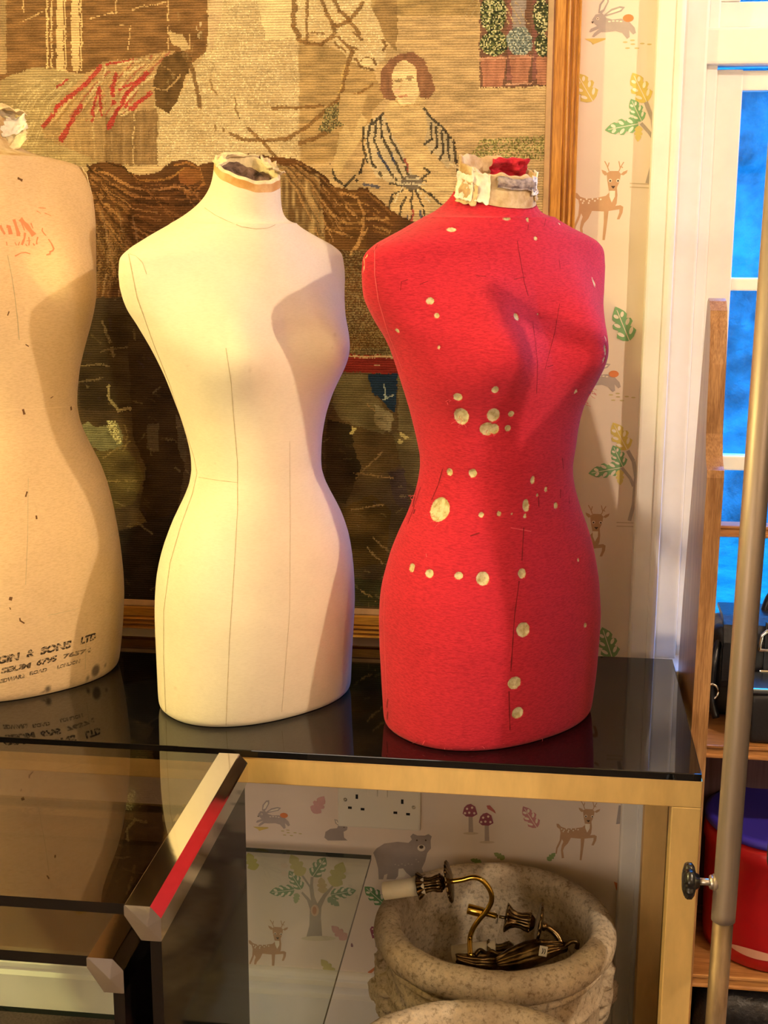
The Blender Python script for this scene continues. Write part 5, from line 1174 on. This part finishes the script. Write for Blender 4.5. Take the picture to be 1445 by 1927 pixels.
tube('hanger_hook', spline([(.309, 1.562, 1.43), (.309, 1.555, 1.47), (.309, 1.52, 1.50), (.309, 1.484, 1.530), (.309, 1.50, 1.552), (.309, 1.518, 1.545)], 6), .002, M_bolt, ct_, 8)
# ------------------------------------------------------------------ double wall socket
sk = thing('wall_socket', tuple(PY(714, 1530, YW)), 'white double plug socket on the wallpaper below the table top', 'socket')
sx0, sx1, sz0, sz1 = -.3475, -.2035, .397, .483
box('socket_plate', sx0, sx1, YW-.009, YW-.0003, sz0, sz1, M_white_plastic, sk, .003)
def SP(x, y): p = PY(430+x/3.6125, 1400+y/3.6125, YW-.009); return p[0], p[2]
for x, y, w, h in ((872, 358, .0042, .0080), (825, 433, .0066, .0042), (911, 443, .0066, .0042), (1181, 392, .0042, .0080), (1134, 467, .0066, .0042), (1220, 477, .0066, .0042)):
    a, c = SP(x, y); box('pin_hole', a-w/2, a+w/2, YW-.0096, YW-.0085, c-h/2, c+h/2, M_dark_hole, sk, 0)
for x, y in ((1048, 345), (980, 338)):
    a, c = SP(x, y); box('rocker_switch', a-.0085, a+.0085, YW-.0122, YW-.0088, c-.004, c+.016, M_white_plastic, sk, .0012)
for x, y in ((793, 378), (1258, 431)):
    a, c = SP(x, y); lathe('screw', [(0, 0), (.0034, 0), (.0030, .0008), (0, .0012)], M_bolt, sk, axis_M((a, YW-.0089, c), (0, -1, 0)), 16)

# ------------------------------------------------------------------ weathered stone urns
M_stone = None
m, nt, b = newmat('weathered_stone'); M_stone = m
n1 = noise_node(nt, 7, 6, .65); n2 = noise_node(nt, 125, 7, .75); n3 = noise_node(nt, 210, 4, .7)
c1 = ramp(nt, n1.outputs[0], [(.32, lin('b5a187')), (.50, lin('d6c5a8')), (.66, lin('eee0c6'))])
c2 = ramp(nt, n2.outputs[0], [(.38, (.36, .30, .24)), (.49, (.9, .9, .9)), (.68, (1.1, 1.08, 1.02))])
nt.links.new(mixc(nt, .75, c1.outputs[0], c2.outputs[0], 'MULTIPLY'), b.inputs['Base Color']); b.inputs['Roughness'].default_value = .92; b.inputs['Specular IOR Level'].default_value = .2
bn = bump(nt, b, n2.outputs[0], .6, .004); bump(nt, b, n3.outputs[0], .4, .002, bn)
UR = .191; UH = .372
def urn_profile():
    return [(.0, 0), (.105, 0), (.112, .008), (.112, .022), (.098, .030), (.088, .042), (.088, .052), (.104, .062), (.132, .082), (.155, .112), (.166, .150), (.170, .190), (.171, .225), (.172, .252), (.175, .256), (.177, .260), (.175, .264), (.1725, .268), (.171, .300), (.1715, .304), (.175, .307), (.176, .311), (.174, .315), (.172, .318), (.176, .322), (.184, .326), (.190, .334), (.1915, .345), (.190, .356), (.184, .365), (.175, .371), (.164, .372), (.156, .369), (.151, .362), (.149, .350), (.146, .31), (.143, .25), (.136, .19), (.118, .15), (.08, .130), (.0, .125)]
def make_urn(loc, label):
    u = thing('stone_urn', loc, label, 'urn', 'weathered stone urns')
    prof_ = []; pr = [(r, z*.968) for r, z in urn_profile()]
    for i in range(len(pr)-1):
        n = max(1, int(math.hypot(pr[i+1][0]-pr[i][0], pr[i+1][1]-pr[i][1])/.008))
        prof_ += [(pr[i][0]+(pr[i+1][0]-pr[i][0])*k/n, pr[i][1]+(pr[i+1][1]-pr[i][1])*k/n) for k in range(n)]
    prof_.append(pr[-1]); N = 140; V = []
    for i, (r, z) in enumerate(prof_):
        for k in range(N):
            a = 2*pi*k/N; p = Vector((r*cos(a), r*sin(a), z)); e = 1+.010*mnoise.noise(p*9)+.008*mnoise.noise(p*34)
            # raised frames of the side panels
            if .10 < z < .30 and r > .14:
                q = (a*4/(2*pi)) % 1.0; q = min(q, 1-q)
                e += .012*math.exp(-((q-.23)/.012)**2)
            V.append(Vector(loc)+Vector((p.x*e, p.y*e, z+(.0022*mnoise.noise(p*22)+.0012*mnoise.noise(p*75) if z > .3 else 0))))
    M_ = len(prof_); F = [(i*N+k, i*N+(k+1) % N, (i+1)*N+(k+1) % N, (i+1)*N+k) for i in range(M_-1) for k in range(N)]
    F.append(tuple(range(N))[::-1]); F.append(tuple((M_-1)*N+k for k in range(N)))
    add('bowl', V, F, M_stone, u, True)
    # four lion masks with rings of mane, spaced round the frieze
    lion = None
    for q in range(4):
        a = -pi/2+q*pi/2+.12; R3 = Matrix.Translation(Vector(loc)+Vector((cos(a)*.164, sin(a)*.164, .238)))@Matrix.Rotation(a+pi/2, 4, 'Z')
        nu, nv = 44, 34; V = []
        for j in range(nv+1):
            ph = -pi/2+pi*j/nv
            for i in range(nu):
                th = 2*pi*i/nu; x, y, z = cos(ph)*cos(th), cos(ph)*sin(th), sin(ph)
                r = 1.0; sx, sy, sz = .040, .026, .056
                if y < .2:
                    def bumpf(cx, cz, w, h): return h*math.exp(-(((x-cx)/w)**2+((z-cz)/w)**2))
                    r += bumpf(0, -.22, .22, .45)+bumpf(0, .05, .13, .30)+bumpf(-.30, .20, .18, -.22)+bumpf(.30, .20, .18, -.22)+bumpf(-.30, .42, .2, .25)+bumpf(.30, .42, .2, .25)+bumpf(-.2, -.38, .15, .15)+bumpf(.2, -.38, .15, .15)+bumpf(0, -.46, .12, -.30)+bumpf(0, -.68, .18, .22)+bumpf(-.5, .0, .2, .15)+bumpf(.5, .0, .2, .15)
                rad = math.hypot(x, z)
                if rad > .62: r += .16*sin(math.atan2(z, x)*14)*min(1, (rad-.62)*4)+.10
                p = Vector((x*sx*r, y*sy*r, z*sz*r)); p += p*.10*mnoise.noise(p*60)
                V.append(R3@p)
        F = [(j*nu+i, j*nu+(i+1) % nu, (j+1)*nu+(i+1) % nu, (j+1)*nu+i) for j in range(nv) for i in range(nu)]
        add('lion_mask', V, F, M_stone, u, True)
        # acanthus lumps trailing below each mask
        mb = MB()
        for s_, z, w in ((-1, .150, .020), (1, .150, .020), (0, .130, .018), (-.6, .115, .014), (.6, .115, .014), (0, .165, .016)):
            aa = a+s_*.14; rr2 = .150 if z > .14 else .140
            c_ = Vector(loc)+Vector((cos(aa)*rr2, sin(aa)*rr2, z)); v, f = lathe_vf([(0, -w*1.3), (w*.6, -w), (w, 0), (w*.75, w), (0, w*1.5)], Matrix.Translation(c_), 14); mb.add(v, f)
        mb.build('acanthus_swag', M_stone, u, True)
    return u
make_urn((-.065, 1.944, 0), 'weathered stone urn with lion masks, brass wall lights lying in it, under the table')
make_urn((-.072, 1.532, 0), 'weathered stone urn before the one with the brass lights, only its pale rim in view')

# ------------------------------------------------------------------ brass wall lights lying in the urn
M_candle = mat('cream_candle_sleeve', 'efe3c2', .5, var=.06, scale=30)
def cup(parent, p, d, k=1.0, m=None, pan=True):
    """fluted tulip cup opening along d, with a beaded collar and a round drip pan behind it"""
    m = m or M_brass_dark; M_ = axis_M(p, d)
    flute = lambda a, i: 1+.13*cos(a*8)*(min(1, i/4) if i < 9 else .6)
    lathe('tulip_cup', [(.0, 0), (.007*k, 0), (.011*k, .004*k), (.0135*k, .009*k), (.0125*k, .014*k), (.0105*k, .020*k), (.0105*k, .027*k), (.013*k, .034*k), (.019*k, .041*k), (.0205*k, .043*k), (.017*k, .041*k), (.0085*k, .030*k), (0, .028*k)], m, parent, M_, 64, flute)
    mb = MB()
    for q in range(14):
        a = 2*pi*q/14; v, f = lathe_vf([(0, -.002*k), (.0016*k, -.0012*k), (.0022*k, 0), (.0016*k, .0012*k), (0, .002*k)], M_@Matrix.Translation((cos(a)*.0128*k, sin(a)*.0128*k, .008*k)), 8); mb.add(v, f)
    mb.build('beaded_collar', m, parent, True)
    if pan: lathe('drip_pan', [(0, -.009*k), (.008*k, -.009*k), (.016*k, -.0075*k), (.026*k, -.0045*k), (.030*k, -.004*k), (.0315*k, -.0055*k), (.0295*k, -.0075*k), (.016*k, -.0105*k), (.006*k, -.012*k), (0, -.012*k)], m, parent, M_, 72, lambda a, i: 1+.05*cos(a*18) if i > 2 else 1)
YS = 1.935
def Q(x, y, Y=YS): return Vector(PY(x, y, Y))
sc1 = thing('wall_sconce', tuple(Q(985, 1800, 1.93)), 'two-armed brass wall light with one candle sleeve, on top in the stone urn', 'wall light', 'brass wall lights in the urn')
e0, e1 = Q(722, 1677), Q(800, 1666); d1 = (e0-e1).normalized()
tube('candle_sleeve', [e0, e0-d1*.001, e1], [.0138, .0142, .0142], M_candle, sc1, 32)
cp = Q(838, 1660); cup(sc1, cp, d1, 1.02)
tube('swan_neck_arm', spline([cp+(-d1)*.004, Q(868, 1656), Q(890, 1651), Q(908, 1657), Q(922, 1675), Q(925, 1694), Q(917, 1712), Q(902, 1730), Q(890, 1748), Q(884, 1768), Q(885, 1800, 1.90)], 6), .0042, M_brass_bright, sc1, 14)
h0, h1 = Q(887, 1713, 1.945), Q(914, 1720, 1.945); d2 = (h0-h1).normalized()
lathe('lamp_holder', [(0, 0), (.0045, 0), (.0045, .018), (.0078, .020), (.0082, .024), (.0082, .046), (.0075, .047), (0, .047)], M_brass_bright, sc1, axis_M(Q(934, 1724, 1.945), d2), 28)
tube('threaded_rod', [Q(934, 1724, 1.945), Q(962, 1729, 1.945)], .0026, M_brass_dark, sc1, 10)
lathe('washer', [(0, 0), (.0105, 0), (.0105, .0012), (0, .0012)], M_bolt, sc1, axis_M(Q(938, 1725, 1.945), d2), 28)
c2_ = Q(1006, 1738, 1.945); cup(sc1, c2_, (Q(955, 1727, 1.945)-c2_).normalized(), 1.08)
d3 = (Q(1026, 1746, 1.945)-c2_).normalized()
tube('arm', spline([c2_+d3*.006, Q(1026, 1744, 1.945), Q(1040, 1752, 1.945), Q(1052, 1766, 1.94), Q(1056, 1786, 1.93)], 6), [.0075]*7+[.0052]*18, M_brass_dark, sc1, 14)
# leafy back plate: long pointed plate with ribs, a hooked tip and a small price sticker
def leaf_plate(parent, axis_px, widths, Y0, Y1, m, nm='back_plate'):
    P = spline([Q(x, y, Y0+(Y1-Y0)*i/(len(axis_px)-1)) for i, (x, y) in enumerate(axis_px)], 6); n = len(P); V = []; nw = 13
    for i, p in enumerate(P):
        t = i/(n-1); w = float(np.interp(t, np.linspace(0, 1, len(widths)), widths)); tang = (P[min(i+1, n-1)]-P[max(i-1, 0)]).normalized(); up = Vector((0, -.55, .83)); sd = tang.cross(up).normalized(); up = sd.cross(tang).normalized()
        for k in range(nw):
            u = (k/(nw-1)-.5)*2; hgt = w*.45*(1-u*u)+.0022*cos(u*9)+.002*mnoise.noise((t*14, u*2, 3))
            V.append(p+sd*(u*w)+up*hgt)
    k0 = len(V); V += [v-Vector((0, -.3, .9))*.004 for v in V]
    F = [(i*nw+k, i*nw+k+1, (i+1)*nw+k+1, (i+1)*nw+k) for i in range(n-1) for k in range(nw-1)]; F += [tuple(q+k0 for q in f[::-1]) for f in F]
    ed = [k for k in range(nw)]+[i*nw+nw-1 for i in range(1, n)]+[(n-1)*nw+k for k in range(nw-2, -1, -1)]+[i*nw for i in range(n-2, 0, -1)]
    F += [(ed[q], ed[q]+k0, ed[(q+1) % len(ed)]+k0, ed[(q+1) % len(ed)]) for q in range(len(ed))]
    return add(nm, V, F, m, parent, True), P
M_bp = mat('tarnished_brass', '836c44', .33, 1.0, c2='3a2a18', scale=40, bmp=.5, bscale=70, bdist=.003)
bp, P = leaf_plate(sc1, [(935, 1812), (960, 1804), (990, 1794), (1012, 1787), (1034, 1783), (1052, 1781), (1066, 1780)], [.008, .017, .021, .020, .014, .009, .006], 1.890, 1.925, M_bp)
tube('hook', spline([Q(1062, 1781, 1.923), Q(1075, 1772, 1.925), Q(1086, 1774, 1.926), Q(1085, 1785, 1.926)], 6), .0035, M_bp, sc1, 10)
st = Q(1022, 1790, 1.885); sd = Vector((1, 0, -.15)).normalized(); su = Vector((.12, .45, .85)).normalized(); sn = sd.cross(su).normalized()
if sn.y > 0: sn = -sn
lab = [st+sd*(u*.0062)+su*(v*.0075)+sn*w for w in (0.001, .0016) for u, v in ((-1, -1), (1, -1), (1, 1), (-1, 1))]
stk = add('price_sticker', lab, [(3, 2, 1, 0), (4, 5, 6, 7), (0, 1, 5, 4), (1, 2, 6, 5), (2, 3, 7, 6), (3, 0, 4, 7)], mat('sticker_paper', 'e2dcc8', .6), sc1); tag(stk, 'small white sticker with two curved marks')
mb = MB()
for q in (0, 1):
    v, f = tube_vf([st+sn*.0018+sd*(-.0028+q*.0034+.0024*cos(a))+su*(.0042*sin(a)) for a in np.linspace(-1.2, 1.2, 9)], .0006, 6); mb.add(v, f)
mb.build('sticker_mark', M_dark_hole, stk)
sc2 = thing('wall_sconce', tuple(Q(905, 1805, 1.92)), 'dark brass wall light lying lowest in the stone urn, cream sleeve half hidden', 'wall light', 'brass wall lights in the urn')
e0, e1 = Q(852, 1796, 1.955), Q(934, 1786, 1.955); d4 = (e0-e1).normalized()
tube('candle_sleeve', [e0, e1], .0142, M_candle, sc2, 28)
cup(sc2, Q(968, 1786, 1.955), d4, .95, M_bp, False)
leaf_plate(sc2, [(858, 1801), (885, 1806), (915, 1808), (945, 1805), (968, 1796), (990, 1788)], [.006, .012, .014, .013, .010, .006], 1.895, 1.94, M_bp)
tube('arm', spline([Q(895, 1797, 1.91), Q(903, 1788, 1.915), Q(915, 1794, 1.92), Q(925, 1790, 1.92), Q(938, 1797, 1.92), Q(960, 1800, 1.93)], 6), .0035, M_bp, sc2, 10)
